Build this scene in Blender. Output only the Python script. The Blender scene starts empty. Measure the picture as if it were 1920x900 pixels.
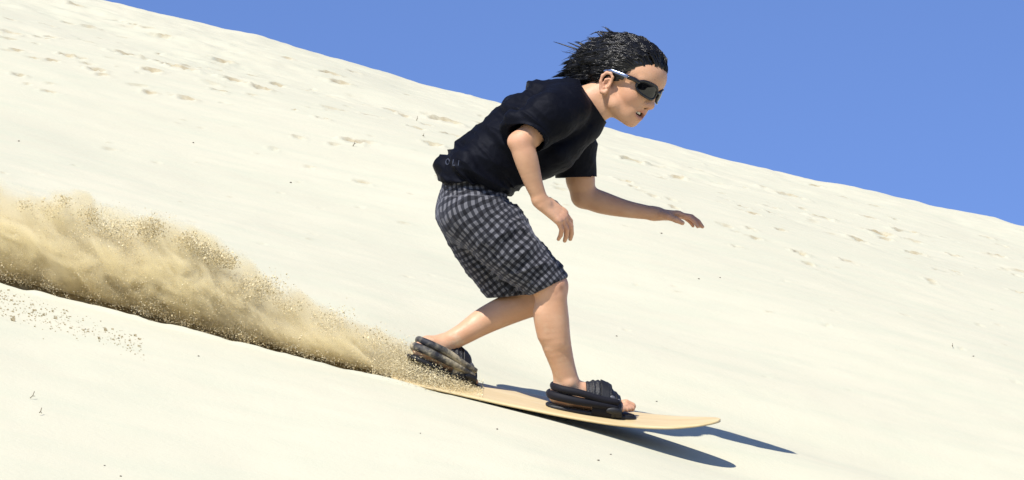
import bpy, bmesh, math, random
import numpy as np
from mathutils import Vector, Matrix
from mathutils.bvhtree import BVHTree

random.seed(7)
rng = np.random.default_rng(7)
sc = bpy.context.scene
COL = sc.collection

# ------------------------------------------------------------------ camera, sky, sun, exposure
PITCH = math.radians(17.0)          # the photographer stands below and looks up the dune
S, D = 700.0, 12.0                  # 700 photo pixels to the metre at the rider, 12 m away
CAMZ = 1.2
RX = np.array([[1, 0, 0], [0, math.cos(PITCH), -math.sin(PITCH)], [0, math.sin(PITCH), math.cos(PITCH)]])
def W(p):                           # level frame of the viewer -> world
    return np.asarray(p, float) @ RX.T + np.array([0, 0, CAMZ])
def Q2W(q):                         # body frame (1/700 m) -> world
    return W(np.asarray(q, float) / S + np.array([0, D, 0]))

cam = bpy.data.cameras.new('camera'); cam_o = bpy.data.objects.new('camera', cam); COL.objects.link(cam_o)
cam.sensor_width = 36; cam.lens = 36 * S * D / 1920
cam.clip_end = 3000; cam.clip_start = 0.1
cam_o.location = (0, 0, CAMZ); cam_o.rotation_euler = (math.pi / 2 + PITCH, 0, 0)
sc.camera = cam_o

LD = np.array([0.35, 0.47, -1.0]) @ RX.T         # direction the sunlight travels
LD /= np.linalg.norm(LD)
SUN_EL = math.asin(-LD[2]); SUN_AZ = math.atan2(-LD[0], -LD[1])
sun = bpy.data.lights.new('sun', 'SUN'); sun.energy = 4.4; sun.angle = math.radians(0.5); sun.color = (1.0, 0.955, 0.88)
sun_o = bpy.data.objects.new('sun', sun); COL.objects.link(sun_o)
sun_o.rotation_euler = Vector(LD).to_track_quat('-Z', 'Y').to_euler()
sun_o.location = (-6, -4, 14)

wd = bpy.data.worlds.new('World'); sc.world = wd; wd.use_nodes = True
nt = wd.node_tree; bg = nt.nodes['Background']
sky = nt.nodes.new('ShaderNodeTexSky'); sky.sky_type = 'NISHITA'; sky.sun_disc = False
sky.sun_elevation = SUN_EL; sky.sun_rotation = SUN_AZ
sky.altitude = 1500; sky.air_density = 1.0; sky.dust_density = 0.0; sky.ozone_density = 8.5
tint = nt.nodes.new('ShaderNodeMix'); tint.data_type = 'RGBA'; tint.blend_type = 'MULTIPLY'; tint.inputs[0].default_value = 1
tint.inputs[7].default_value = (1.12, .97, 1.06, 1)
nt.links.new(sky.outputs[0], tint.inputs[6]); nt.links.new(tint.outputs[2], bg.inputs[0]); bg.inputs[1].default_value = 0.11

sc.view_settings.view_transform = 'Standard'; sc.view_settings.look = 'None'
sc.view_settings.exposure = 0.53; sc.view_settings.gamma = 1.0
sc.render.engine = 'CYCLES'
sc.cycles.max_bounces = 12; sc.cycles.diffuse_bounces = 2; sc.cycles.glossy_bounces = 2
sc.cycles.transparent_max_bounces = 12; sc.cycles.volume_bounces = 6
sc.cycles.use_denoising = True

# ------------------------------------------------------------------ helpers
def mesh_np(name, V, F, mat=None, smooth=True):
    V = np.ascontiguousarray(V, np.float32); F = np.ascontiguousarray(F, np.int32)
    me = bpy.data.meshes.new(name)
    n, k = F.shape
    me.vertices.add(len(V)); me.vertices.foreach_set('co', V.ravel())
    me.loops.add(n * k); me.loops.foreach_set('vertex_index', F.ravel())
    me.polygons.add(n); me.polygons.foreach_set('loop_start', np.arange(0, n * k, k, dtype=np.int32))
    try: me.polygons.foreach_set('loop_total', np.full(n, k, np.int32))
    except Exception: pass
    me.polygons.foreach_set('use_smooth', np.full(n, smooth, bool))
    me.update(calc_edges=True); me.validate()
    if mat: me.materials.append(mat)
    return me
def org(o):
    v = np.zeros(3)
    while o is not None:
        v += np.array(o.location); o = o.parent
    return v
def obj(name, V, F, mat, parent=None, loc=None, smooth=True):
    """one mesh object from world-space vertices"""
    o = bpy.data.objects.new(name, None)
    if loc is None: loc = np.zeros(3) if parent is not None else np.asarray(V).mean(0)
    base = org(parent) + np.asarray(loc)
    bpy.data.objects.remove(o)
    me = mesh_np(name, np.asarray(V) - base, F, mat, smooth)
    o = bpy.data.objects.new(name, me); COL.objects.link(o)
    o.location = loc
    if parent is not None: o.parent = parent
    return o
def tag(o, label=None, cat=None, group=None, kind=None):
    if label: o['label'] = label
    if cat: o['category'] = cat
    if group: o['group'] = group
    if kind: o['kind'] = kind
    return o
def empty(name, loc):
    o = bpy.data.objects.new(name, None); COL.objects.link(o); o.location = loc; o.empty_display_size = .1
    return o
def fattr(me, name, vals, dim=1):
    vals = np.asarray(vals, np.float32)
    if dim == 1:
        a = me.attributes.new(name, 'FLOAT', 'POINT'); a.data.foreach_set('value', vals.ravel())
    elif dim == 3:
        a = me.attributes.new(name, 'FLOAT_VECTOR', 'POINT'); a.data.foreach_set('vector', vals.ravel())
    else:
        a = me.attributes.new(name, 'FLOAT_COLOR', 'POINT'); a.data.foreach_set('color', vals.ravel())
def merge(parts):
    Vs, Fs, n = [], [], 0
    for V, F in parts:
        Vs.append(np.asarray(V)); Fs.append(np.asarray(F) + n); n += len(V)
    return np.concatenate(Vs), np.concatenate(Fs)

# --- numpy value noise
_perm = rng.random(1 << 16).astype(np.float32)
def _h(i, j, k):
    n = (i.astype(np.int64) * 73856093) ^ (j.astype(np.int64) * 19349663) ^ (k.astype(np.int64) * 83492791)
    return _perm[(n ^ (n >> 13)) & 0xFFFF]
def vnoise(p):
    p = np.asarray(p, float); i = np.floor(p).astype(np.int64); f = p - i; f = f * f * (3 - 2 * f)
    r = 0
    for a in (0, 1):
        wa = f[..., 0] if a else 1 - f[..., 0]
        for b in (0, 1):
            wb = f[..., 1] if b else 1 - f[..., 1]
            for c in (0, 1):
                wc = f[..., 2] if c else 1 - f[..., 2]
                r = r + wa * wb * wc * _h(i[..., 0] + a, i[..., 1] + b, i[..., 2] + c)
    return r * 2 - 1
def fbm(p, o=4, lac=2.03, g=.5):
    r = 0; a = 1.0; p = np.asarray(p, float)
    for _ in range(o):
        r = r + a * vnoise(p); p = p * lac + 17.3; a *= g
    return r
def n2(x, y, s, o=4, seed=0.0):
    return fbm(np.stack([x / s, y / s, np.full_like(x, seed)], -1), o)

# --- signed distance modelling, in body units (1/700 m): X right, Y away, Z up
def q(px, py, d=0.0): return np.array([px - 960.0, float(d), 450.0 - py])
class Field:
    def __init__(s, lo, hi, h):
        s.lo = np.asarray(lo, float); s.h = h
        s.n = np.ceil((np.asarray(hi, float) - s.lo) / h).astype(int) + 1
        s.F = np.full(s.n, 60.0, np.float32)
        s.ax = [s.lo[i] + np.arange(s.n[i]) * h for i in range(3)]
    def sub(s, lo, hi):
        a = np.clip(np.floor((np.asarray(lo) - s.lo) / s.h).astype(int), 0, s.n)
        b = np.clip(np.ceil((np.asarray(hi) - s.lo) / s.h).astype(int) + 1, 0, s.n)
        sl = tuple(slice(a[i], b[i]) for i in range(3))
        return sl, np.meshgrid(*[s.ax[i][sl[i]] for i in range(3)], indexing='ij', sparse=True)
    def put(s, sl, d, k, op):
        A = s.F[sl]; d = d.astype(np.float32)
        if op == 'u':
            if k > 0:
                h = np.maximum(k - np.abs(A - d), 0) / k; s.F[sl] = np.minimum(A, d) - h * h * k * .25
            else: s.F[sl] = np.minimum(A, d)
        else:
            d = -d
            if k > 0:
                h = np.maximum(k - np.abs(A - d), 0) / k; s.F[sl] = np.maximum(A, d) + h * h * k * .25
            else: s.F[sl] = np.maximum(A, d)
    def cone(s, a, b, ra, rb, k=8, sq=1.0, op='u'):
        """tapered capsule; sq < 1 widens it in depth"""
        a = np.asarray(a, float); b = np.asarray(b, float)
        m = max(ra, rb) + k + 3 * s.h
        mg = np.array([m, m / sq, m])
        sl, (X, Y, Z) = s.sub(np.minimum(a, b) - mg, np.maximum(a, b) + mg)
        ba = b - a; ba[1] *= sq
        L = math.sqrt(ba @ ba) + 1e-9
        x, y, z = X - a[0], (Y - a[1]) * sq, Z - a[2]
        t = np.clip((x * ba[0] + y * ba[1] + z * ba[2]) / (L * L), 0, 1)
        d = np.sqrt((x - t * ba[0]) ** 2 + (y - t * ba[1]) ** 2 + (z - t * ba[2]) ** 2) - (ra + (rb - ra) * t)
        s.put(sl, d, k, op)
    def limb(s, pts, rs, k=8, n=18):
        """smooth tapering limb through the joints"""
        P = spline(pts, n); u = np.linspace(0, len(pts) - 1, n)
        R = spline(np.stack([np.asarray(rs, float)] * 3, 1), n)[:, 0]
        m = R.max() + k + 3 * s.h
        sl, (X, Y, Z) = s.sub(P.min(0) - m, P.max(0) + m)
        G = np.full(s.F[sl].shape, 60.0, np.float32); A0 = [v.start for v in sl]
        for i in range(n - 1):
            a, b = P[i], P[i + 1]; mm = max(R[i], R[i + 1]) + k + 3 * s.h
            s2, (x, y, z) = s.sub(np.minimum(a, b) - mm, np.maximum(a, b) + mm)
            loc = tuple(slice(v.start - o, v.stop - o) for v, o in zip(s2, A0))
            ba = b - a; L2 = ba @ ba + 1e-9
            t = np.clip(((x - a[0]) * ba[0] + (y - a[1]) * ba[1] + (z - a[2]) * ba[2]) / L2, 0, 1)
            d = np.sqrt((x - a[0] - t * ba[0]) ** 2 + (y - a[1] - t * ba[1]) ** 2 + (z - a[2] - t * ba[2]) ** 2) - (R[i] + (R[i + 1] - R[i]) * t)
            G[loc] = np.minimum(G[loc], d)
        s.put(sl, G, k, 'u')
    def chain(s, pts, rs, k=8, sq=1.0, op='u'):
        for i in range(len(pts) - 1): s.cone(pts[i], pts[i + 1], rs[i], rs[i + 1], k, sq, op)
    def ell(s, c, r, M=None, k=8, op='u'):
        """ellipsoid with axes = rows of M"""
        c = np.asarray(c, float); r = np.asarray(r, float); M = np.eye(3) if M is None else np.asarray(M)
        e = np.sqrt(((M * r[:, None]) ** 2).sum(0)) + k + 3 * s.h
        sl, (X, Y, Z) = s.sub(c - e, c + e)
        x, y, z = X - c[0], Y - c[1], Z - c[2]
        l = [M[i, 0] * x + M[i, 1] * y + M[i, 2] * z for i in range(3)]
        k0 = np.sqrt(sum((l[i] / r[i]) ** 2 for i in range(3)))
        k1 = np.sqrt(sum((l[i] / r[i] ** 2) ** 2 for i in range(3))) + 1e-9
        s.put(sl, np.clip(k0 * (k0 - 1) / k1, -80, 80), k, op)
    def half(s, p, n, k=0, lo=None, hi=None):
        """cut away everything on the side n points to"""
        n = np.asarray(n, float); n = n / np.linalg.norm(n)
        if lo is None: lo = s.lo; hi = s.lo + s.n * s.h
        sl, (X, Y, Z) = s.sub(lo, hi)
        d = (X - p[0]) * n[0] + (Y - p[1]) * n[1] + (Z - p[2]) * n[2]
        s.put(sl, -d, k, 's')
    def mesh(s):
        F = s.F; ins = F < 0
        c = np.zeros(np.array(F.shape) - 1, np.uint8)
        sh = [slice(None, -1), slice(1, None)]
        for a in (0, 1):
            for b in (0, 1):
                for e in (0, 1): c += ins[sh[a], sh[b], sh[e]]
        mk = (c > 0) & (c < 8)
        I = np.argwhere(mk)
        ids = np.full(mk.shape, -1, np.int32); ids[mk] = np.arange(len(I))
        pos = np.zeros((len(I), 3)); cnt = np.zeros(len(I))
        cor = [np.array([a, b, e]) for a in (0, 1) for b in (0, 1) for e in (0, 1)]
        val = [F[I[:, 0] + v[0], I[:, 1] + v[1], I[:, 2] + v[2]] for v in cor]
        for i in range(8):
            for j in range(i + 1, 8):
                if np.abs(cor[i] - cor[j]).sum() != 1: continue
                m = (val[i] < 0) != (val[j] < 0)
                t = val[i][m] / (val[i][m] - val[j][m])
                pos[m] += cor[i] + t[:, None] * (cor[j] - cor[i]); cnt[m] += 1
        V = s.lo + (I + pos / cnt[:, None]) * s.h
        Q = []
        for ax in range(3):
            o1, o2 = (ax + 1) % 3, (ax + 2) % 3
            sa = [slice(None)] * 3; sb = [slice(None)] * 3
            sa[ax] = slice(None, -1); sb[ax] = slice(1, None)
            A = ins[tuple(sa)]; E = np.argwhere(A != ins[tuple(sb)])
            E = E[(E[:, o1] > 0) & (E[:, o2] > 0) & (E[:, o1] < mk.shape[o1]) & (E[:, o2] < mk.shape[o2])]
            def cid(d1, d2):
                T = E.copy(); T[:, o1] -= d1; T[:, o2] -= d2
                return ids[T[:, 0], T[:, 1], T[:, 2]]
            qd = np.stack([cid(1, 1), cid(0, 1), cid(0, 0), cid(1, 0)], 1)
            fl = ~A[E[:, 0], E[:, 1], E[:, 2]]
            qd[fl] = qd[fl][:, ::-1]
            Q.append(qd)
        Q = np.concatenate(Q)
        return V, Q[(Q >= 0).all(1)]
def vnormals(V, F):
    n = np.cross(V[F[:, 2]] - V[F[:, 0]], V[F[:, 3]] - V[F[:, 1]])
    N = np.zeros_like(V)
    for i in range(4): np.add.at(N, F[:, i], n)
    return N / (np.linalg.norm(N, axis=1, keepdims=True) + 1e-9)
def relax(V, F, it=2, lam=.5):
    E = np.concatenate([F[:, [0, 1]], F[:, [1, 2]], F[:, [2, 3]], F[:, [3, 0]]])
    for _ in range(it):
        A = np.zeros_like(V); c = np.zeros(len(V))
        np.add.at(A, E[:, 0], V[E[:, 1]]); np.add.at(c, E[:, 0], 1)
        np.add.at(A, E[:, 1], V[E[:, 0]]); np.add.at(c, E[:, 1], 1)
        V = V + lam * (A / np.maximum(c, 1)[:, None] - V)
    return V
def smooth01(x, a, b):
    t = np.clip((x - a) / (b - a), 0, 1); return t * t * (3 - 2 * t)
def tube(pts, rad, n=10, sq=1.0, side=None, cap=True):
    """swept tube (quads); rad scalar or list; sq flattens across 'side'"""
    P = np.asarray(pts, float); m = len(P); R = np.broadcast_to(np.asarray(rad, float), (m,))
    T = np.gradient(P, axis=0); T /= np.linalg.norm(T, axis=1, keepdims=True) + 1e-9
    up = np.array([0, 0, 1.0]) if side is None else np.asarray(side, float)
    A = np.cross(T, up); A /= np.linalg.norm(A, axis=1, keepdims=True) + 1e-9
    B = np.cross(A, T)
    th = np.arange(n) * 2 * math.pi / n
    V = P[:, None] + R[:, None, None] * (np.cos(th)[None, :, None] * A[:, None] * sq + np.sin(th)[None, :, None] * B[:, None])
    V = V.reshape(-1, 3)
    F = [[i * n + j, i * n + (j + 1) % n, (i + 1) * n + (j + 1) % n, (i + 1) * n + j] for i in range(m - 1) for j in range(n)]
    if cap:
        for e, i in ((P[0], 0), (P[-1], m - 1)):
            c = len(V); V = np.vstack([V, e])
            for j in range(0, n, 2):
                a, b, g = i * n + j, i * n + (j + 1) % n, i * n + (j + 2) % n
                F.append([c, g, b, a] if i == 0 else [c, a, b, g])
    return V, np.array(F)
def spline(pts, n):
    """Catmull-Rom through the points"""
    P = np.asarray(pts, float); P = np.vstack([2 * P[0] - P[1], P, 2 * P[-1] - P[-2]])
    t = np.linspace(0, len(P) - 3 - 1e-6, n); i = t.astype(int); f = (t - i)[:, None]
    a, b, c, d = P[i], P[i + 1], P[i + 2], P[i + 3]
    return .5 * (2 * b + (c - a) * f + (2 * a - 5 * b + 4 * c - d) * f ** 2 + (3 * b - a - 3 * c + d) * f ** 3)

# --- materials
def mat(name, col=(.5, .5, .5), rough=.6, **kw):
    m = bpy.data.materials.new(name); m.use_nodes = True
    b = m.node_tree.nodes['Principled BSDF']
    b.inputs['Base Color'].default_value = (*col, 1); b.inputs['Roughness'].default_value = rough
    for k, v in kw.items(): b.inputs[k.replace('_', ' ')].default_value = v
    return m
def nodes(m):
    t = m.node_tree; return t, t.nodes['Principled BSDF']
def N(t, kind, **kw):
    n = t.nodes.new(kind)
    for k, v in kw.items(): setattr(n, k, v)
    return n
def noise(t, scale, detail=4, vec=None, rough=.55):
    n = N(t, 'ShaderNodeTexNoise'); n.inputs['Scale'].default_value = scale; n.inputs['Detail'].default_value = detail
    n.inputs['Roughness'].default_value = rough
    if vec is not None: t.links.new(vec, n.inputs['Vector'])
    return n.outputs['Fac']
def ramp(t, fac, stops):
    r = N(t, 'ShaderNodeValToRGB'); e = r.color_ramp.elements
    while len(e) < len(stops): e.new(.5)
    for i, (p, c) in enumerate(stops): e[i].position = p; e[i].color = (*c, 1)
    t.links.new(fac, r.inputs[0]); return r.outputs[0]
def mixc(t, fac, a, b, mode='MIX'):
    n = N(t, 'ShaderNodeMix', data_type='RGBA', blend_type=mode)
    for s, v in ((n.inputs[0], fac), (n.inputs[6], a), (n.inputs[7], b)):
        if hasattr(v, 'is_output'): t.links.new(v, s)
        elif isinstance(v, (int, float)): s.default_value = v
        else: s.default_value = (*v, 1)
    return n.outputs[2]
def mth(t, op, a, b=None):
    n = N(t, 'ShaderNodeMath', operation=op)
    for s, v in zip(n.inputs, (a, b)):
        if v is None: continue
        if hasattr(v, 'is_output'): t.links.new(v, s)
        else: s.default_value = v
    return n.outputs[0]
def bump(t, b, h, strength=.3, dist=.01):
    n = N(t, 'ShaderNodeBump'); n.inputs['Strength'].default_value = strength; n.inputs['Distance'].default_value = dist
    t.links.new(h, n.inputs['Height']); t.links.new(n.outputs[0], b.inputs['Normal'])
def coord(t): return N(t, 'ShaderNodeTexCoord').outputs['Object']
def attr(t, name, out='Fac'): return N(t, 'ShaderNodeAttribute', attribute_name=name).outputs[out]
def mapped(t, v, scale, rot=(0, 0, 0)):
    n = N(t, 'ShaderNodeMapping'); n.inputs['Scale'].default_value = scale; n.inputs['Rotation'].default_value = rot
    t.links.new(v, n.inputs['Vector']); return n.outputs[0]
# ------------------------------------------------------------------ the dune
B0, B1, YC = 0.137, 0.031, 27.0                  # fall of the face at the rider and at the crest
def dune(x, y):
    """smooth height of the dune in the viewer's level frame"""
    x = np.asarray(x, float); y = np.asarray(y, float)
    k = (B0 - B1) / (YC - D)
    t = y - D
    z = -0.44 + B0 * t - .5 * k * t * t
    tb = 26.0                                    # beyond the crest the back slope stays even
    zb = -0.44 + B0 * tb - .5 * k * tb * tb + (B0 - k * tb) * (t - tb) - .12 * np.clip(t - tb, 0, 14) ** 2 / 14
    z = np.where(t > tb, zb, z)
    tf = -6.0
    z = np.where(t < tf, -0.44 + B0 * tf - .5 * k * tf * tf + (B0 - k * tf) * (t - tf), z)
    xs = np.where(np.abs(x) < 8, x, np.sign(x) * (8 + 14 * np.tanh((np.abs(x) - 8) / 14)))
    return z - 0.25 * xs
def hit(px, py):
    """where the sight line through a photo pixel meets the dune"""
    a, b = (px - 960) / (S * D), (450 - py) / (S * D)
    ys = np.linspace(9.5, 29, 4000); f = b * ys - dune(a * ys, ys)
    i = np.argmax(f < 0)
    return a * ys[i], ys[i]
dents = []          # x, y, radius x, radius y, depth, turn
def dent_px(px, py, wpx, depth=.03, asp=1.6, turn=0.0):
    x, y = hit(px, py)
    if y > 28.5 or y < 9.6: return
    rx = wpx / S * y / D * .5
    dents.append((x, y, rx, rx * asp, depth, turn))
for a in [(18, 62, 34), (75, 72, 26), (95, 70, 24), (125, 106, 30), (150, 112, 24), (180, 135, 30), (192, 143, 20), (35, 133, 22),
          (235, 105, 40), (255, 108, 26), (285, 140, 34), (305, 122, 30), (320, 130, 36), (340, 137, 40), (355, 128, 30), (418, 97, 34),
          (424, 150, 30), (440, 162, 40), (490, 176, 34), (618, 134, 34), (640, 148, 36), (665, 130, 26), (700, 228, 34), (780, 255, 34),
          (840, 210, 44), (815, 204, 30), (900, 218, 18), (812, 293, 34), (845, 265, 34), (606, 240, 24), (660, 278, 34), (800, 238, 24),
          (720, 130, 20), (538, 110, 22), (545, 85, 22), (570, 95, 24), (300, 80, 20), (215, 30, 28), (140, 5, 26), (230, 60, 16),
          (1270, 318, 26), (1305, 308, 20), (1185, 290, 40), (1170, 358, 30), (1188, 370, 22), (1445, 380, 26), (1450, 400, 30), (1410, 415, 26),
          (1540, 400, 40), (1480, 355, 44), (1650, 430, 44), (1700, 425, 44), (1715, 473, 34), (1730, 470, 20), (1765, 520, 26), (1785, 515, 24),
          (1870, 476, 30), (1910, 555, 26), (1850, 437, 24), (1770, 435, 26), (1580, 365, 24), (1880, 450, 20), (1465, 450, 22), (1405, 450, 18),
          (1640, 380, 20), (1530, 345, 22), (1800, 400, 18), (1745, 542, 20), (1590, 510, 24), (1500, 495, 26), (375, 120, 30), (280, 175, 24),
          (360, 60, 22), (470, 120, 24), (520, 140, 30), (30, 95, 24), (60, 110, 20), (90, 30, 24), (410, 180, 26), (350, 190, 30),
          (1390, 340, 22), (1345, 330, 20), (1610, 455, 30), (1560, 430, 20), (1240, 285, 22), (1330, 300, 18), (1430, 340, 16)]:
    dent_px(*a, depth=.022 * a[2] / 30, asp=1.5, turn=rng.uniform(-.6, .6))
for _ in range(150):                             # old, half-filled steps, thickest below the crest on the left
    px = rng.choice([rng.uniform(-100, 700), rng.uniform(500, 1100), rng.uniform(1150, 2000)], p=[.5, .2, .3])
    up = rng.gamma(2.0, 38)
    dent_px(px, -47 + .248 * px + 14 + up, rng.uniform(10, 28), rng.uniform(.004, .016), rng.uniform(1.2, 2.4), rng.uniform(-.8, .8))
for _ in range(130):
    px = rng.uniform(-60, 1980); lim = -47 + .248 * px
    dent_px(px, lim + rng.uniform(30, 420), rng.uniform(5, 13), rng.uniform(.003, .012), rng.uniform(.6, 1.6), rng.uniform(-1.2, 1.2))
def grade(lo, hi, dl, dh, n0=None):
    out = [lo]
    while out[-1] < hi: out.append(out[-1] + dl + (dh - dl) * (out[-1] - lo) / (hi - lo))
    return out
ys = [-30, -15, -5, 0, 3, 5, 7, 8, 8.6, 9.1, 9.5, 9.8] + grade(10, 11.4, .08, .013) + grade(11.41, 12.6, .0085, .011) + grade(12.62, 29.5, .017, .085)
ys += [29.8, 30.3, 31, 32, 33.5, 35.5, 38, 41, 45, 50, 58, 70, 90, 120, 170, 250, 400]
ys = np.unique(np.round(np.sort(np.array(ys, float)), 4))
ys = ys[np.concatenate([[True], np.diff(ys) > .004])]
xn = np.concatenate([-np.array(grade(3.55, 200, .02, 26))[::-1], np.arange(-3.53, 3.54, .0105), np.array(grade(3.55, 200, .02, 26))])
GX, GY = np.meshgrid(xn, ys, indexing='ij')
GZ = dune(GX, GY)
darker = np.zeros_like(GX); stain = np.zeros_like(GX)
near = (np.abs(GX) < 6) & (GY > 7) & (GY < 33)
fade = np.exp(-np.clip(np.abs(GX) - 5, 0, 99)) * smooth01(GY, 6, 9) * (1 - smooth01(GY, 34, 44))
calm = 1 - .96 * np.exp(-((GY - D - .05) / .42) ** 2) * (np.abs(GX) < 6)
GZ += fade * calm * (.05 * n2(GX + .5 * GY, GY, 3.1, 2, 1.) + .007 * n2(GX, GY * .8, .55, 4, 5.) + .0012 * n2(GX * .6, GY, .09, 3, 9.))
# crest line is softly uneven
GZ += fade * smooth01(GY, 20, 26) * (.018 * n2(GX, GY * .3, .5, 3, 3.) + .006 * n2(GX, GY, .12, 2, 4.))
GZ += fade * .012 * smooth01(n2(GX, GY * .5, .8, 3, 22.), .1, .6) * smooth01(GY, 17, 21) * n2(GX, GY, .16, 3, 8.)
for (x, y, rx, ry, dp, tn) in dents:
    i0, i1 = np.searchsorted(xn, [x - 3.2 * rx, x + 3.2 * rx]); j0, j1 = np.searchsorted(ys, [y - 3.2 * ry, y + 3.2 * ry])
    if i1 <= i0 or j1 <= j0: continue
    X, Y = GX[i0:i1, j0:j1] - x, GY[i0:i1, j0:j1] - y
    c, s_ = math.cos(tn), math.sin(tn)
    r = np.hypot((c * X + s_ * Y) / rx, (-s_ * X + c * Y) / ry) * (1 + .3 * n2(GX[i0:i1, j0:j1], GY[i0:i1, j0:j1], rx * .8, 2, x))
    GZ[i0:i1, j0:j1] += dp * (-1.1 * np.exp(-(r / .85) ** 4) + .30 * np.exp(-((r - 1.25) / .35) ** 2))
    darker[i0:i1, j0:j1] = np.maximum(darker[i0:i1, j0:j1], min(1, dp / .016) * np.exp(-(np.hypot((c * X + s_ * (Y - .8 * ry)) / (rx * 1.05), (-s_ * X + c * (Y - .8 * ry)) / (ry * .9)) * (1 + .5 * n2(GX[i0:i1, j0:j1], GY[i0:i1, j0:j1], rx * .6, 2, x + 3))) ** 3))  # each dent also gets a darker brown smear towards its far side
# the groove the board has cut, with a crisp near lip and the turned-up damp sand behind it
u = GY - D
lip = -.135 + .012 * n2(GX, GX * 0, .35, 3, 31.) * smooth01(-GX, .3, 1.2)
lane = smooth01(-GX, .15, .32)
GZ -= lane * .042 * smooth01(u, lip, lip + .03) * (1 - smooth01(u, .02, .13))
GZ += lane * (.05 * np.exp(-((u - .22) / .09) ** 2) * (1 + .5 * n2(GX, GY, .09, 3, 40.)) + .006 * np.exp(-((u - lip + .02) / .022) ** 2) * (1 + .8 * n2(GX, GY, .05, 2, 44.)))
darker *= .75
darker = np.maximum(darker, lane * smooth01(u, lip - .005, lip + .02) * (1 - smooth01(u, .3, .6)) * .95)
# shallow swale on the far side of the board
GZ -= .062 * smooth01(GX, -.45, .1) * (1 - smooth01(GX, 1.0, 2.2)) * np.exp(-((u - .74) / .38) ** 2)
# soft hollow under the raised nose
GZ -= .030 * np.exp(-((GX - .60) / .30) ** 2 - ((u + .05) / .26) ** 2)
GV = np.stack([GX, GY, GZ], -1)
def gz(x, y):
    """height of the finished sheet"""
    i = np.clip(np.searchsorted(xn, x) - 1, 0, len(xn) - 2); j = np.clip(np.searchsorted(ys, y) - 1, 0, len(ys) - 2)
    fx = (x - xn[i]) / (xn[i + 1] - xn[i]); fy = (y - ys[j]) / (ys[j + 1] - ys[j])
    return (GZ[i, j] * (1 - fx) + GZ[i + 1, j] * fx) * (1 - fy) + (GZ[i, j + 1] * (1 - fx) + GZ[i + 1, j + 1] * fx) * fy
nx, ny = GX.shape
idx = np.arange(nx * ny).reshape(nx, ny)
GF = np.stack([idx[:-1, :-1], idx[1:, :-1], idx[1:, 1:], idx[:-1, 1:]], -1).reshape(-1, 4)
sand = mat('dune_sand', (.55, .5, .4), .95)
t, b = nodes(sand); b.inputs['Specular IOR Level'].default_value = .15
co = coord(t)
st = mapped(t, co, (.6, 1.0, 1.0), (0, 0, math.radians(-12)))
c1 = ramp(t, noise(t, 1.6, 5, st), [(.3, (.535, .513, .384)), (.7, (.575, .544, .407))])
c2 = mixc(t, ramp(t, noise(t, 5, 5, mapped(t, co, (.5, 1.3, 1.3), (0, 0, -.25))), [(.42, (0, 0, 0)), (.72, (1, 1, 1))]), c1, (.52, .513, .384))
c3 = mixc(t, mth(t, 'MULTIPLY', attr(t, 'darker'), ramp(t, noise(t, 30, 4, co), [(.25, (.45, .45, .45)), (.6, (1, 1, 1))])), c2, (.30, .225, .115))
spk = ramp(t, noise(t, 260, 2, co), [(.68, (0, 0, 0)), (.74, (.35, .35, .35))])
c4 = mixc(t, spk, c3, (.38, .33, .22))
t.links.new(c4, b.inputs['Base Color'])
bump(t, b, mth(t, 'ADD', noise(t, 420, 3, co), mth(t, 'MULTIPLY', noise(t, 60, 3, co), 2.0)), .22, .003)
go = obj('sand_dune', W(GV.reshape(-1, 3)), GF, sand, None, (0, 0, 0))
fattr(go.data, 'darker', darker)
tag(go, 'pale cream sand dune face rising to a sloping crest with footprints', kind='structure')
# ------------------------------------------------------------------ the sandboard
DECK = [(735, 701), (780, 709), (840, 721), (900, 734), (950, 745), (1000, 755), (1050, 765), (1100, 774), (1150, 782), (1200, 788), (1250, 791.5),
        (1290, 791.5), (1320, 790), (1351, 787.5)]
DC = spline([q(x, y) for x, y in DECK], 140)
def deck_z(px): return np.interp(px - 960.0, DC[:, 0], DC[:, 2])
def half_w(px):
    a = 88.0 * (1 - .06 * ((px - 1000) / 300.0) ** 2)
    n = np.clip((px - 1120) / 231.0, 0, 1)
    tl = np.clip((790 - px) / 56.0, 0, 1)
    return np.maximum(a * np.sqrt(np.maximum(1 - n ** 1.75, 0)) * np.sqrt(np.maximum(1 - .75 * tl ** 2.5, 0)), .6)
TILT = B0
rows, nw = len(DC), 18
V = []
for i in range(rows):
    c = DC[i]; hw = float(half_w(c[0] + 960)); ring = []
    T = DC[min(i + 1, rows - 1)] - DC[max(i - 1, 0)]; T /= np.linalg.norm(T); nrm = np.array([-T[2], 0, T[0]])
    th = 2.8
    for j in range(nw + 1):
        s_ = -1 + 2 * j / nw
        ring.append(c + np.array([0, s_ * hw, s_ * hw * TILT]) + nrm * (th * (1 - abs(s_) ** 14 * .5)))
    for j in range(nw + 1):
        s_ = 1 - 2 * j / nw
        ring.append(c + np.array([0, s_ * hw * .985, s_ * hw * TILT]) - nrm * (th * (1 - abs(s_) ** 14 * .5)))
    V += ring
m = 2 * nw + 2
F = [[i * m + j, i * m + (j + 1) % m, (i + 1) * m + (j + 1) % m, (i + 1) * m + j] for i in range(rows - 1) for j in range(m)]
V = np.array(V); F = np.array(F)[:, ::-1]
board = empty('sandboard', Q2W(q(1000, 760)))
wood = mat('board_maple', (.6, .42, .2), .38)
t, b = nodes(wood); b.inputs['Specular IOR Level'].default_value = .35
co = coord(t)
gr = noise(t, 5, 6, mapped(t, co, (.6, 9, 3)), .65)
wc = ramp(t, gr, [(.25, (.54, .39, .19)), (.5, (.63, .49, .26)), (.8, (.69, .56, .33))])
wc = mixc(t, ramp(t, noise(t, 9, 5, mapped(t, co, (.5, 2.5, 1))), [(.55, (0, 0, 0)), (.8, (.7, .7, .7))]), wc, (.60, .50, .33))
t.links.new(wc, b.inputs['Base Color'])
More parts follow.
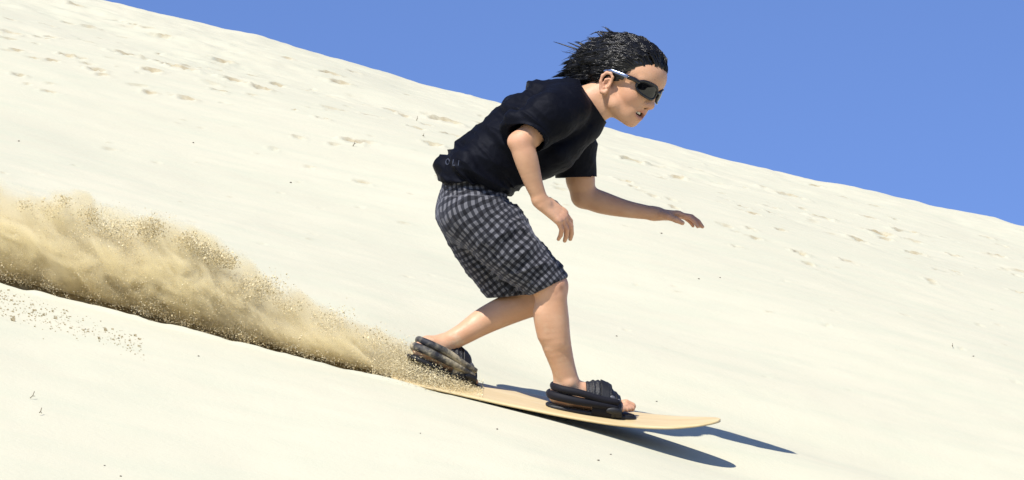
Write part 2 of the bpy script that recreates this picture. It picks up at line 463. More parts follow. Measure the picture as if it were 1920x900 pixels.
bump(t, b, gr, .15, .002)
base_m = mat('board_base', (.035, .025, .018), .45)
deck = obj('deck', Q2W(V), F, wood, board)
deck.data.materials.append(base_m)
mi = np.zeros(len(F), np.int32).reshape(rows - 1, m); mi[:, nw + 1:2 * nw + 1] = 1
deck.data.polygons.foreach_set('material_index', mi.ravel())
tag(board, 'pale wooden sandboard with raised nose and two black foot bindings sliding down the sand', 'sandboard')

rub = mat('binding_rubber', (.006, .006, .007), .55); t, b = nodes(rub); bump(t, b, noise(t, 240, 3, coord(t)), .3, .002)
pad_m = mat('binding_padding', (.005, .005, .009), .7); t, b = nodes(pad_m)
b.inputs['Sheen Weight'].default_value = .06; b.inputs['Specular IOR Level'].default_value = .25; b.inputs['Sheen Roughness'].default_value = .4; b.inputs['Sheen Tint'].default_value = (.6, .65, 1, 1)
bump(t, b, noise(t, 500, 2, coord(t)), .25, .001)
mesh_m = mat('binding_webbing', (.012, .012, .014), .6); t, b = nodes(mesh_m)
ck = N(t, 'ShaderNodeTexVoronoi'); ck.inputs['Scale'].default_value = 190; t.links.new(coord(t), ck.inputs['Vector']); bump(t, b, ck.outputs['Distance'], .6, .003)
gry = mat('binding_buckle', (.10, .10, .11), .4)
dust_m = mat('dusty_padding', (.014, .014, .022), .7); t, b = nodes(dust_m)
dm = ramp(t, noise(t, 22, 5, coord(t), .65), [(.40, (.010, .011, .017)), (.50, (.09, .083, .068)), (.62, (.42, .36, .24))])
t.links.new(dm, b.inputs['Base Color'])

class Frame:
    """local frame of a foot on the board: forward, left (away), up"""
    def __init__(s, o, yaw, pitch, scale=1.0):
        y, p = math.radians(yaw), math.radians(pitch)
        f = np.array([math.cos(y) * math.cos(p), math.sin(y), -math.sin(p) * math.cos(y)])
        l = np.array([-math.sin(y), math.cos(y), TILT * .9]); l -= f * (f @ l); l /= np.linalg.norm(l)
        s.o, s.f, s.l, s.u, s.k = np.asarray(o, float), f, l, np.cross(f, l), scale
        s.M = np.stack([f, l, s.u])
    def __call__(s, f, l, u):
        return s.o + s.k * (np.multiply.outer(np.asarray(f, float), s.f) + np.multiply.outer(np.asarray(l, float), s.l) + np.multiply.outer(np.asarray(u, float), s.u))
FRONT = Frame(q(1043, 758, -12), 5, 8.4)
REAR = Frame(q(784, 671, -16), 28, 27, .95)

def binding(fr, dusty):
    pm = dust_m if dusty else pad_m
    # rubber foot plate, rounded outline with a stitched rim
    n = 40; th = np.arange(n) * 2 * math.pi / n
    fx = 66 + 86 * np.sign(np.cos(th)) * np.abs(np.cos(th)) ** .8; ly = 35 * np.sign(np.sin(th)) * np.abs(np.sin(th)) ** .6
    rings = [fr(66 + (fx - 66) * k, ly * k, np.full(n, u_)) for k, u_ in ((.97, -8), (1, -6), (1, -1), (.97, 1), (.9, 1.6), (.02, 1.6))]
    V = np.concatenate(rings)
    F = [[i * n + j, i * n + (j + 1) % n, (i + 1) * n + (j + 1) % n, (i + 1) * n + j] for i in range(5) for j in range(n)]
    parts = [(V, np.array(F))]
    for i in range(34):                                # stitch lumps along the near rim
        a = math.pi + math.pi * (i + .5) / 34
        c = (66 + 80 * math.copysign(abs(math.cos(a)) ** .8, math.cos(a)), 32.5 * math.copysign(abs(math.sin(a)) ** .6, math.sin(a)))
        parts.append(tube([fr(c[0] - 1.5, c[1], 1.6), fr(c[0] + 1.5, c[1], 2.4)], 1.3, 4))
    V, F = merge(parts)
    bd = obj('binding', Q2W(V), F, rub, board)
    # two padded straps round the heel
    for (h0, h1, r0, r1, back, mt) in ((33, 27, 7.2, 5.6, -10, pm), (17.5, 17, 8.2, 5.4, -14, pm)):
        P = spline([fr(*c) for c in ((112, -33, h1 - 2), (78, -37, h1), (38, -37, h0), (6, -29, h0 + 1), (back + 2, -13, h0 + 1), (back, 0, h0 + 1), (back + 2, 14, h0 + 1), (8, 30, h0 - 3), (42, 36, h0 - 6), (80, 36, h1 - 4), (112, 32, h1 - 4))], 60)
        s_ = np.linspace(-1, 1, 60); R = r1 + (r0 - r1) * (1 - np.abs(s_) ** 2.2) ** .5
        V, F = tube(P, R * fr.k, 14, 1.0)
        obj('heel_strap', Q2W(V), F, mt, bd)
    # cover over the instep: a shell open at heel and toes
    def shell(f0, f1, hgt, wid, thick, name, m_, ribs=0, nf=26, na=30, a0=-4, a1=184, drop=0.0):
        rows_o, rows_i = [], []
        for i in range(nf):
            s_ = i / (nf - 1); f = f0 + (f1 - f0) * s_
            h = np.interp(s_, np.linspace(0, 1, len(hgt)), hgt); w = np.interp(s_, np.linspace(0, 1, len(wid)), wid)
            a = np.radians(np.linspace(a0, a1, na))
            rb = 1 + (.02 * np.sin(s_ * ribs * 2 * math.pi) if ribs else 0)
            lean = drop * np.sin(a)
            ro = fr(f + lean, -np.cos(a) * w * rb, 1 + np.sin(a) ** .85 * h * rb if False else 1 + np.abs(np.sin(a)) ** .85 * np.sign(np.sin(a)) * h * rb)
            ri = fr(f + lean, -np.cos(a) * (w - thick), 1 + np.abs(np.sin(a)) ** .85 * np.sign(np.sin(a)) * (h - thick))
            rows_o.append(ro); rows_i.append(ri)
        V = np.concatenate(rows_o + rows_i); k = nf * na; F = []
        for i in range(nf - 1):
            for j in range(na - 1):
                p = i * na + j
                F.append([p, p + 1, p + na + 1, p + na]); F.append([k + p, k + p + na, k + p + na + 1, k + p + 1])
        for j in range(na - 1):
            F.append([j + 1, j, k + j, k + j + 1]); p = (nf - 1) * na + j; F.append([p, p + 1, k + p + 1, k + p])
        for i in range(nf - 1):
            p = i * na; F.append([p, p + na, k + p + na, k + p]); p += na - 1; F.append([p + na, p, k + p, k + p + na])
        return obj(name, Q2W(V), np.array(F), m_, bd)
    shell(64, 119, [50, 52, 45, 33], [37, 38, 39, 36], 4, 'instep_cover', pm, 0, drop=-4)
    shell(54, 84, [49, 55, 56], [35, 38, 38.5], 3.5, 'ankle_flap', mesh_m, 3, a0=28, a1=176, drop=-6)
    shell(80, 95, [58, 54], [40, 40.5], 4, 'instep_strap', rub, 0, a0=14, a1=180, drop=-4)
    shell(101, 121, [46, 33], [40, 39], 4, 'toe_strap', rub, 2, a0=-4, a1=184, drop=-5)
    shell(93, 101, [55, 51], [39.5, 39.5], 4, 'instep_strap', mesh_m, 0, a0=6, a1=180, drop=-4)
    for c, sz in (((104, -39, 9), (15, 5, 7)), ((98, -30, 31), (7, 3.5, 5.5)), ((112, -27, 28), (4, 3, 3.4))):
        fd = Field(np.array(c) - np.array(sz) - 8, np.array(c) + np.array(sz) + 8, 1.2)
        fd.ell(c, sz, None, 0); fd.cone(np.array(c) - [sz[0] * .7, 0, sz[2] * .2], np.array(c) + [sz[0] * .9, 0, -sz[2] * .5], sz[2] * .5, sz[2] * .3, 2)
        V, F = fd.mesh()
        obj('buckle', Q2W(fr(V[:, 0], V[:, 1], V[:, 2])), F, gry if sz[0] < 10 else rub, bd)
    return bd
binding(FRONT, False)
rb_ = binding(REAR, True)
tag(rb_, 'rear binding dusted with sand')
# ------------------------------------------------------------------ the rider
person = empty('person', Q2W(q(1000, 762)))
tag(person, 'dark haired child in black t-shirt and checked shorts crouching on the sandboard', 'person')

hp, hy = math.radians(25), math.radians(28)
HF = np.array([math.cos(hy) * math.cos(hp), -math.sin(hy), -math.cos(hy) * math.sin(hp)])
HL = np.array([math.sin(hy) * math.cos(hp), math.cos(hy), -math.sin(hy) * math.sin(hp)])
HU = np.array([math.sin(hp), 0, math.cos(hp)])
HM = np.stack([HF, HL, HU]); HO = q(1180, 142, 0)
def hd(f, l, u): return HO + np.asarray([f, l, u], float) @ HM
def tohead(V): return (V - HO) @ HM.T

B = Field(q(755, 800, -172), q(1335, 60, 170), 1.6)
# trunk (hidden by the clothes)
tr = [q(888, 392), q(902, 338), q(955, 285), q(1020, 238), q(1066, 212)]
B.chain(tr, [36, 34, 44, 48, 38], 20, .66)
B.cone(q(1064, 206, -62), q(1070, 214, 66), 24, 24, 16)
# neck
B.cone(q(1072, 212, 0), q(1152, 168, -4), 37, 33, 14)
B.cone(q(1100, 222, -10), q(1160, 186, -14), 22, 20, 12)
# --- head
B.ell(hd(-8, 0, 12), (73, 56, 55), HM, 4)
B.ell(hd(28, 0, 10), (42, 47, 40), HM, 12)
B.ell(hd(20, 0, -32), (42, 40, 48), HM, 14)
for s_ in (-1, 1):
    B.ell(hd(34, 23 * s_, -30), (20, 19, 20), HM, 12)
    B.cone(hd(-4, 42 * s_, -44), hd(14, 34 * s_, -61), 11, 10, 9)
    B.cone(hd(14, 34 * s_, -61), hd(41, 8 * s_, -76), 12, 10, 10)
    B.cone(hd(54, 7 * s_, 4), hd(44, 34 * s_, 1), 8, 7, 8)
    B.ell(hd(57, 21 * s_, -12), (11, 13, 8), HM, 8, 's')
    B.ell(hd(45, 22 * s_, -12), (12, 13, 10), HM, 3)
B.ell(hd(28, 0, -64), (26, 27, 20), HM, 12)
B.ell(hd(44, 0, -76), (9.5, 12, 8.5), HM, 7)
B.ell(hd(45, 0, -54), (15, 24, 18), HM, 10)
# nose
B.chain([hd(54, 0, -4), hd(59, 0, -20), hd(65, 0, -33)], [6.5, 7, 8], 8)
B.ell(hd(65, 0, -36), (8.5, 10, 7.5), HM, 5)
for s_ in (-1, 1):
    B.ell(hd(58, 9 * s_, -38), (9, 6, 6), HM, 4)
    B.ell(hd(62.5, 5.2 * s_, -43), (5, 2.9, 3), HM, 1.5, 's')
# mouth, open with the upper teeth showing
B.ell(hd(56, 0, -57.5), (17, 18, 6.6), HM, 3, 's')
B.chain([hd(43, -21, -58), hd(53, -12, -52), hd(58.5, -3.5, -50), hd(58.5, 3.5, -50), hd(53, 12, -52), hd(43, 21, -58)], [2.2, 3.6, 4.2, 4.2, 3.6, 2.2], 2.5)
B.chain([hd(43, -21, -59), hd(51, -11, -64.5), hd(55.5, 0, -66.5), hd(51, 11, -64.5), hd(43, 21, -59)], [2.2, 4, 5, 4, 2.2], 2.5)
# ears
for s_ in (-1, 1):
    e = lambda f, u, o: hd(-8 + (f + 11) * .70, o * s_, -34 + (u + 30) * .84)
    B.ell(e(-10, -30, 55), (8.5, 4.2, 16), HM, 4)
    B.chain([e(2, -22, 57), e(1, -11, 59), e(-7, -5, 61), e(-18, -7, 63), e(-25, -17, 64), e(-24, -30, 63), e(-18, -42, 60.5), e(-10, -50, 58.5), e(-3, -49, 57.5), e(0, -42, 56)],
            [2.4, 2.6, 2.8, 3, 3, 2.8, 3, 4.2, 4, 3], 2)
    B.chain([e(-6, -17, 58.5), e(-14, -22, 60.5), e(-15, -32, 60), e(-9, -40, 59)], [2, 2.3, 2.3, 2], 1.5)
    B.ell(e(-7, -30, 61), (4.6, 4.5, 6.5), HM, 1.5, 's')
    B.cone(e(1, -27, 57), e(0, -35, 57.5), 2.6, 3, 2)
# --- near arm (its right), elbow swung back, hand hanging
sh = q(1052, 212, -88); el = q(976, 269, -128); wr = q(1014, 379, -112)
B.cone(sh, el, 28, 21.5, 10)
B.limb([el, q(986, 300, -126), q(1000, 345, -118), wr], [21.5, 22, 17, 13], 6)
B.ell(q(963, 268, -130), (10, 11, 11), None, 8)
B.cone(q(995, 258, -122), q(1003, 268, -120), 12, 9, 6)
def hand(w, fw, back, size, curl, spread, thumb, kn, mirror):
    """palm and five fingers; fw = along the palm, back = out of the back of the hand, third axis towards the thumb"""
    fw = np.asarray(fw, float); fw /= np.linalg.norm(fw)
    back = np.asarray(back, float); back -= fw * (fw @ back); back /= np.linalg.norm(back)
    sd = np.cross(fw, back) * mirror
    at = lambda a, s_, b_: w + size * (a * fw + s_ * sd + b_ * back)
    B.cone(at(-4, 0, 0), at(8, 0, 0), 12.5 * size, 12 * size, 6, 1)
    for s_, a in ((-13, 39), (-4.5, 43), (4.5, 44), (13, 42)):
        B.cone(at(4, s_ * .55, 0), at(a, s_, .5), 8.6 * size, 6.2 * size, 4)
    B.cone(at(10, 8, -4), at(26, 14, -5), 9 * size, 8 * size, 5)
    L = ((-13, 39, (17, 12, 10), 4.6), (-4.5, 43, (21, 15, 11), 5.1), (4.5, 45, (23, 16, 12), 5.3), (13, 43, (21, 14, 11), 5.1))
    for i, (s_, a, seg, r) in enumerate(L):
        p = at(a, s_, .5); ang = 0.0; fan = math.radians(spread[i])
        pts = [p]
        for j, l in enumerate(seg):
            ang += math.radians(curl[i][j])
            dr = math.cos(ang) * (fw * math.cos(fan) + sd * math.sin(fan)) - math.sin(ang) * back
            pts.append(pts[-1] + dr * l * size)
        B.cone(at(a - 3, s_, 1), at(a + 3, s_, .8), r * 1.12 * size, r * 1.12 * size, 3)
        R = [r * size, r * .93 * size, r * .84 * size, r * .68 * size]
        for j in range(3):
            B.cone(pts[j], pts[j + 1], R[j], R[j + 1], 1.6 if j == 0 else .8)
    tp = [at(14, 15, -3)] + [at(*c) for c in thumb]
    B.chain(tp, [8 * size, 6.6 * size, 5.6 * size, 4.4 * size], 2.5)
hand(wr, (43, 14, -33), (.52, -.72, .62), 1.14, ((26, 34, 14), (24, 30, 12), (20, 28, 12), (22, 24, 10)), (-9, -3, 1, 5),
     ((26, 23, -7), (39, 27, -11), (50, 27, -16)), 0, -1)
# --- far arm (its left), stretched forward
sh2 = q(1078, 232, 88); el2 = q(1096, 366, 128); wr2 = q(1232, 400, 112)
B.cone(sh2, q(1090, 335, 122), 29, 26, 10)
B.cone(q(1090, 335, 122), el2, 26, 23, 8)
B.limb([el2, q(1132, 379, 126), q(1178, 391, 120), wr2], [22, 21.5, 16.5, 12.5], 8)
hand(wr2, (44, -2, -3), (.06, .12, 1), 1.02, ((8, 26, 18), (6, 24, 16), (6, 26, 16), (10, 28, 18)), (-4, -1, 2, 6),
     ((26, 24, -7), (40, 27, -12), (52, 25, -17)), 0, 1)
# --- near leg
hip = q(896, 402, -40); kn = q(1031, 536, -46); an = q(1066, 722, -18)
B.limb([hip, q(965, 470, -46), kn], [46, 40, 31], 12)
B.ell(q(1036, 538, -48), (27, 28, 30), None, 10)
B.limb([kn, q(1033, 565, -44), q(1035, 600, -40), q(1042, 640, -34), q(1054, 682, -26), an, q(1066, 745, -15)], [31, 30, 31.5, 28, 23, 20.5, 20], 6, 24)
B.ell(q(1044, 533, -66), (13, 11, 15), None, 8)
B.cone(q(1046, 556, -62), q(1050, 640, -50), 10, 8, 14)
B.cone(q(1018, 585, -48), q(1024, 625, -42), 17, 15, 12)
B.cone(q(1047, 690, -22), q(1043, 742, -16), 7, 8, 8)
# --- far leg, knee deeply bent and hidden behind the near one
hip2 = q(886, 402, 40); kn2 = q(1004, 563, 46); an2 = q(826, 648, 2)
B.limb([hip2, q(950, 490, 48), kn2], [46, 38, 30], 12)
B.limb([kn2, q(960, 578, 40), q(908, 602, 30), q(864, 629, 14), an2], [29, 29, 25.5, 20, 18], 6, 22)
# --- feet
def foot(fr, an_, toe_up):
    B.cone(an_, fr(10, 0, 30), 20, 18, 8)
    B.ell(fr(0, 0, 17), (17, 17, 16), fr.M, 8)
    B.chain([fr(8, 0, 30), fr(46, 2, 30), fr(82, 4, 19), fr(108, 4, 11)], [17, 17, 14, 10], 10)
    B.cone(fr(8, -5, 13), fr(100, -19, 10), 12, 10, 8)
    B.cone(fr(20, 6, 15), fr(106, 18, 11), 12, 11, 8)
    for i, (s_, f0, ln, r) in enumerate(((20, 116, 28, 8.4), (6.5, 116, 27, 6.4), (-3.5, 114, 23, 6), (-13, 111, 20, 5.6), (-21, 106, 16, 5.4))):
        z1 = 9 + toe_up * (1 if i else 1.5)
        B.chain([fr(f0 - 6, s_, 11), fr(f0 + ln * .55, s_ * 1.08, z1 + 2), fr(f0 + ln, s_ * 1.12, z1 - 1)], [r * 1.05, r, r * .9], 1.8)
foot(FRONT, an, 4); foot(REAR, an2, 0)
for s_, sg in ((-17, -1), (18, 1)): B.ell(an + np.array([0, s_, 4]), (8, 6, 8), None, 8)
V, F = B.mesh(); del B
V = relax(V, F, 1, .4)
Np = vnormals(V, F)

skin = mat('skin', (.55, .34, .23), .5)
t, b = nodes(skin)
b.inputs['Subsurface Weight'].default_value = .06; b.inputs['Subsurface Radius'].default_value = (.012, .005, .003); b.inputs['Subsurface Scale'].default_value = .6
b.inputs['Specular IOR Level'].default_value = .4
co = coord(t)
sc_ = mixc(t, ramp(t, noise(t, 14, 5, co), [(.35, (0, 0, 0)), (.7, (1, 1, 1))]), (.54, .295, .168), (.61, .36, .22))
sc_ = mixc(t, ramp(t, noise(t, 55, 3, co), [(.55, (0, 0, 0)), (.8, (.35, .35, .35))]), sc_, (.50, .27, .18))
sc_ = mixc(t, attr(t, 'flush'), sc_, (.52, .22, .15))
sc_ = mixc(t, attr(t, 'lips'), sc_, (.45, .20, .135))
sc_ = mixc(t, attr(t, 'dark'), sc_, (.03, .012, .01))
sc_ = mixc(t, attr(t, 'mark'), sc_, (.30, .15, .09))
sd_n = ramp(t, noise(t, 26, 5, co, .7), [(.52, (0, 0, 0)), (.72, (1, 1, 1))])
sc_ = mixc(t, mth(t, 'MULTIPLY', attr(t, 'sandy'), sd_n), sc_, (.60, .50, .34))
t.links.new(sc_, b.inputs['Base Color'])
t.links.new(ramp(t, noise(t, 40, 4, co), [(.3, (.38, .38, .38)), (.7, (.62, .62, .62))]), b.inputs['Roughness'])
bump(t, b, mth(t, 'ADD', noise(t, 350, 3, co), mth(t, 'MULTIPLY', noise(t, 45, 3, co), 1.5)), .22, .003)
body = obj('body', Q2W(V), F, skin, person)
hh = tohead(V)
def blob(P, c, r): return np.exp(-(((P - np.asarray(c)) / np.asarray(r)) ** 2).sum(-1))
el_ = ((hh - np.array([54, 0, -58.2])) / np.array([16, 21, 11.6])); dl = np.sqrt((el_ ** 2).sum(1))
lips = (1 - smooth01(dl, .8, 1.12)) * (hh[:, 0] > 39)
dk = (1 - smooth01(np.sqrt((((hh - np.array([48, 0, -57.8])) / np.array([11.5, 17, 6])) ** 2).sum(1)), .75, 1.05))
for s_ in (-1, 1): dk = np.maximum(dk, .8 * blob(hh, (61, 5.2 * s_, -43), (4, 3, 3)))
flush = .28 * blob(hh, (40, -34, -38), (22, 14, 18)) + .28 * blob(hh, (40, 34, -38), (22, 14, 18)) + .35 * blob(hh, (70, 0, -38), (10, 12, 10)) + .35 * blob(hh, (-14, -62, -30), (18, 10, 24))
flush += .35 * blob(V, q(1045, 535, -60), (26, 40, 26)) + .4 * blob(V, el, (20, 30, 20))
flush += .45 * blob(V, q(1068, 425, -112), (26, 40, 30)) + .5 * blob(V, q(1305, 410, 112), (30, 40, 24)) + .4 * blob(V, FRONT(130, 0, 8), (22, 40, 14)) + .3 * blob(V, FRONT(0, 0, 12), (26, 30, 18))
mark = .75 * blob(V, q(1051, 538, -74), (4.5, 12, 7)) + .4 * blob(V, q(1042, 548, -74), (4, 12, 4))
for nme, a in (('lips', lips), ('dark', dk), ('flush', np.clip(flush, 0, .8)), ('mark', mark), ('sandy', np.clip(.75 * blob(V, q(1060, 740, -20), (60, 60, 40)) + .9 * blob(V, q(815, 665, 0), (60, 40, 50)) + .25 * (V[:, 2] < q(0, 590)[2]), 0, 1))): fattr(body.data, nme, a)

# teeth
tp = []
for i in range(-4, 5):
    a = i * .26
    c = hd(35.5 + 16 * math.cos(a), 15.5 * math.sin(a), -54.6); fw = hd(35.5 + 17 * math.cos(a), 16.5 * math.sin(a), -54.6) - c; sd_ = np.cross(HU, fw)
    w_ = 1.85; hgt = 4.2 if abs(i) < 2 else 3.4
    pts = [c + w_ * x * sd_ + HU * hgt * z + fw * (1.4 if y > 0 else -1.2) * (1 if z < 0 else .8) for x in (-1, 1) for y in (-1, 1) for z in (-1, 1)]
    tp.append((np.array(pts), np.array([[0, 1, 3, 2], [4, 6, 7, 5], [0, 4, 5, 1], [2, 3, 7, 6], [0, 2, 6, 4], [1, 5, 7, 3]])))
Vt, Ft = merge(tp); obj('teeth', Q2W(Vt), Ft, mat('teeth', (.78, .74, .64), .25), person, smooth=False)

# ------------------------------------------------------------------ t-shirt
T = Field(q(800, 395, -165), q(1160, 135, 185), 1.8)
axis = spline([q(884, 352), q(905, 322), q(948, 280), q(1000, 240), q(1050, 206), q(1098, 192)], 13)
ra = np.interp(np.linspace(0, 1, 13), [0, .2, .4, .6, .8, 1], [62, 61, 62, 62, 56, 40])
sqs = np.interp(np.linspace(0, 1, 13), [0, .3, .7, .88, 1], [.74, .78, .70, .70, .72])
for i in range(12): T.cone(axis[i], axis[i + 1], ra[i], ra[i + 1], 14, sqs[i])
# loose cloth: billow at the small of the back, belly hang, hood-like fold on the shoulder blades
T.chain([q(838, 312, 0), q(872, 316, 0)], [21, 44], 14, .5)
T.cone(q(1006, 172, 10), q(1076, 176, 0), 23, 26, 9, .42)
T.cone(q(965, 202, 6), q(990, 200, 0), 21, 26, 8, .42)
T.cone(q(930, 236, 4), q(950, 238, 0), 20, 28, 8, .45)
T.cone(q(1098, 222, 0), q(1116, 196, -4), 40, 37, 12, .9)
T.cone(q(1050, 285, 0), q(1098, 245, 0), 34, 26, 14, .5)
T.cone(q(975, 325, 0), q(1040, 290, 0), 30, 34, 12, .5)
# sleeves
sv1 = q(988, 258, -122); sv2 = q(1083, 322, 118)
T.chain([q(1060, 204, -70), q(1032, 222, -100), q(994, 252, -120)], [46, 45, 38], 14)
T.cone(q(962, 240, -112), q(985, 250, -110), 24, 30, 12)
T.chain([q(1072, 226, 70), q(1078, 275, 104), q(1080, 330, 120)], [44, 42, 40], 14)
T.cone(q(1096, 290, 108), q(1104, 332, 118), 18, 18, 8)
# open the sleeves, the neck and the hem
d1 = (el - sh) / np.linalg.norm(el - sh)
cut1 = q(996, 254, -122) + d1 * 2
n1 = np.array([-.42, -.62, -.66])
T.half(q(994, 262, -135), n1, 2, q(930, 330, -165), q(1040, 225, -98))
T.cone(cut1 - d1 * 16, cut1 + d1 * 60, 33, 33, 2, op='s')
T.half(q(1080, 333, 118), (.03, 0, -1), 1, q(1025, 395, 55), q(1160, 300, 185))
T.cone(q(1086, 318, 119), q(1090, 400, 124), 33, 34, 2, op='s')
T.half(q(1120, 200, 0), (.83, -.06, .56), 1, q(1090, 250, -80), q(1160, 140, 80))
T.cone(q(1100, 206, -2), q(1165, 160, -4), 38.5, 40, 2, op='s')
hemp = [(822, 318), (836, 348), (880, 342), (930, 352), (975, 368)]
T.half(q(900, 350, 0), (-.16, 0, -1), 2, q(800, 395, -165), q(1012, 320, 185))
T.chain([q(880, 402), q(886, 352)], [52, 50], 2, .72, op='s')
Vs, Fs = T.mesh(); del T
Vs = relax(Vs, Fs, 2, .5)
Ns = vnormals(Vs, Fs)
# creases: long soft folds pulled between armpit, waist and back, finer ones at the waist
ax_ = (q(1060, 205) - q(890, 350)); ax_ /= np.linalg.norm(ax_); pr_ = np.array([-ax_[2], 0, ax_[0]])
ua = Vs @ ax_; ub = Vs @ pr_; uy = Vs[:, 1]
wv = 10 * vnoise(Vs / 70.0)
f1 = 1 - np.abs(vnoise(np.stack([(ua * .85 + ub * .5 + wv) / 34, (ub * .8 - ua * .35) / 110, uy / 90], 1))) * 2
f2 = 1 - np.abs(vnoise(np.stack([(ua + wv) / 15, ub / 70, uy / 50], 1) + 9)) * 2
dsl = np.linalg.norm(Vs - q(965, 300, -80), axis=1)
wst = np.exp(-((ua - ua.min() - 55) / 55) ** 2)
arm = np.exp(-((Vs[:, 0] - q(962, 0)[0]) / 50) ** 2 - ((Vs[:, 2] - q(0, 240)[2]) / 60) ** 2)
chest = smooth01(Vs[:, 0], q(1020, 0)[0], q(1060, 0)[0])
disp = f1 * (4.8 + 3.0 * wst + 4.5 * arm) * (1 - .7 * chest) + f2 * (2.0 + 4.0 * wst + 2.4 * arm) * (1 - .7 * chest) + .5 * vnoise(Vs / 7.0)
cuff = np.minimum(np.abs((Vs - q(994, 262, -135)) @ (n1 / np.linalg.norm(n1))) + 99 * (Vs[:, 1] > -90), np.abs(Vs[:, 2] - q(0, 333)[2]) + 99 * (Vs[:, 1] < 60))
disp *= smooth01(cuff, 0, 14) * .8 + .2
nk = np.linalg.norm(Vs - q(1122, 200, 0), axis=1); disp *= smooth01(nk, 25, 70)
Vs = Vs + Ns * (disp - 2.0)[:, None]
cloth = mat('black_jersey', (.004, .0045, .008), .8)
t, b = nodes(cloth)
b.inputs['Sheen Weight'].default_value = .02; b.inputs['Sheen Roughness'].default_value = .3; b.inputs['Sheen Tint'].default_value = (.45, .5, 1, 1)
b.inputs['Specular IOR Level'].default_value = .10; b.inputs['Roughness'].default_value = .62; b.inputs['Specular Tint'].default_value = (.75, .8, 1, 1)
t.links.new(mixc(t, noise(t, 9, 3, coord(t)), (.0016, .0018, .003), (.004, .0045, .008)), b.inputs['Base Color'])
bump(t, b, mth(t, 'ADD', noise(t, 70, 4, coord(t)), mth(t, 'MULTIPLY', noise(t, 700, 2, coord(t)), .3)), .3, .004)
shirt = obj('t_shirt', Q2W(Vs), Fs, cloth, person)

# faded print low on the back of the shirt: the letters OLI
bvh = BVHTree.FromPolygons([tuple(v) for v in Vs], [tuple(f) for f in Fs])
def onto(px, py, lift=.5):
    """straight across onto the near side of the shirt"""
    h_ = bvh.ray_cast(Vector(q(px, py, -400)), Vector((0, 1, 0)))
    return None if h_[0] is None else np.array(h_[0]) + np.array(h_[1]) * lift
def letter(strokes, o, sz, tl):
    c, s_ = math.cos(tl), math.sin(tl); out = []
    for st_ in strokes:
        pts = []
        for x, y in spline([(a, b_) for a, b_ in st_], 14) if len(st_) > 2 else np.linspace(st_[0], st_[1], 8):
            X, Y = x * sz, y * sz * 1.1
            p = onto(o[0] + c * X + s_ * Y, o[1] + s_ * X - c * Y, .2)
            if p is not None: pts.append(p)
        if len(pts) > 2: out.append(tube(pts, 1.15, 5))
    return out
LO = [[(0, .5), (.15, .9), (.5, 1), (.8, .5), (.5, 0), (.15, .1), (0, .5)]]
LL = [[(.1, 1), (.1, 0)], [(.1, 0), (.6, 0)]]
LI = [[(.2, 1), (.2, 0)]]
ink = mat('faded_print', (.035, .042, .07), .85)
for strokes, o_ in ((LO, (836, 309)), (LL, (849, 311)), (LI, (858.5, 312.5))):
    Vp, Fp = merge(letter(strokes, o_, 9.5, .14)); obj('printed_letter', Q2W(Vp), Fp, ink, shirt)

# ------------------------------------------------------------------ checked shorts
R_ = Field(q(805, 575, -115), q(1075, 325, 115), 1.8)
R_.cone(q(884, 346), q(882, 400), 54, 62, 14, .74)
R_.cone(q(868, 392, 0), q(886, 398, 0), 46, 58, 14, .7)
A1 = [q(886, 352, -20), q(898, 402, -40), q(955, 464, -46), q(1030, 534, -47)]
A2 = [q(880, 352, 20), q(876, 408, 40), q(910, 478, 46), q(964, 554, 40)]
R_.limb(A1[1:], [58, 54, 36], 12)
R_.limb(A2[1:], [54, 49, 40], 8)
R_.cone(q(985, 548, 44), q(940, 500, 44), 36, 40, 12)
nh1 = np.array([.44, 0, -.9]); nh2 = np.array([.10, 0, -1])
R_.half(q(1031, 533, -45), nh1, 1, q(990, 590, -115), q(1090, 480, 8))
R_.half(q(962, 553, 40), nh2, 1, q(880, 590, -115), q(1022, 515, 115))
R_.cone(q(1020, 524, -47), q(1050, 560, -47), 33, 34, 2, op='s')
R_.cone(q(966, 545, 42), q(980, 590, 42), 36, 38, 2, op='s')
Vr, Fr = R_.mesh(); del R_
Vr = relax(Vr, Fr, 2, .5)
def legcoords(P, A, rad):
    C = spline(A, 50); seg = np.concatenate([[0], np.cumsum(np.linalg.norm(np.diff(C, axis=0), axis=1))])
    T_ = np.gradient(C, axis=0); T_ /= np.linalg.norm(T_, axis=1, keepdims=True)
    # soft projection keeps the weave smooth where the hip bends
    d2 = ((P[:, None] - C[None]) ** 2).sum(2)
    w = np.exp(-(d2 - d2.min(1, keepdims=True)) / 500.0); w /= w.sum(1, keepdims=True)
    c = w @ C; tt = w @ T_; tt /= np.linalg.norm(tt, axis=1, keepdims=True)
    r = P - c; al = (r * tt).sum(1)
    v = w @ seg + al
    r = r - al[:, None] * tt
    nrm = np.stack([-tt[:, 2], 0 * tt[:, 0], tt[:, 0]], 1)
    return np.arctan2((r * nrm).sum(1), -r[:, 1]) * rad, v, np.linalg.norm(r, axis=1)
u1, v1, r1 = legcoords(Vr, A1, 58); u2, v2, r2 = legcoords(Vr, A2, 54)
isn = Vr[:, 1] < 0
u_ = np.where(isn, u1, u2); v_ = np.where(isn, v1, v2)
Nr = vnormals(Vr, Fr)
g1 = 1 - np.abs(vnoise(np.stack([v_ / 20, u_ / 75, isn * 3.0], 1) + vnoise(Vr / 40)[:, None] * .5)) * 2
g2 = 1 - np.abs(vnoise(np.stack([(v_ + .5 * u_) / 12, (u_ - .3 * v_) / 40, isn * 5.0], 1) + 4)) * 2
g3 = vnoise(np.stack([u_ / 26, v_ / 90, isn * 7.0], 1))
vm = v1.max() if False else 205.0
hem = smooth01(v_, 150, 215)
lap = np.exp(-((Vr[:, 0] - q(972, 0)[0]) / 34) ** 2 - ((Vr[:, 2] - q(0, 385)[2]) / 44) ** 2)
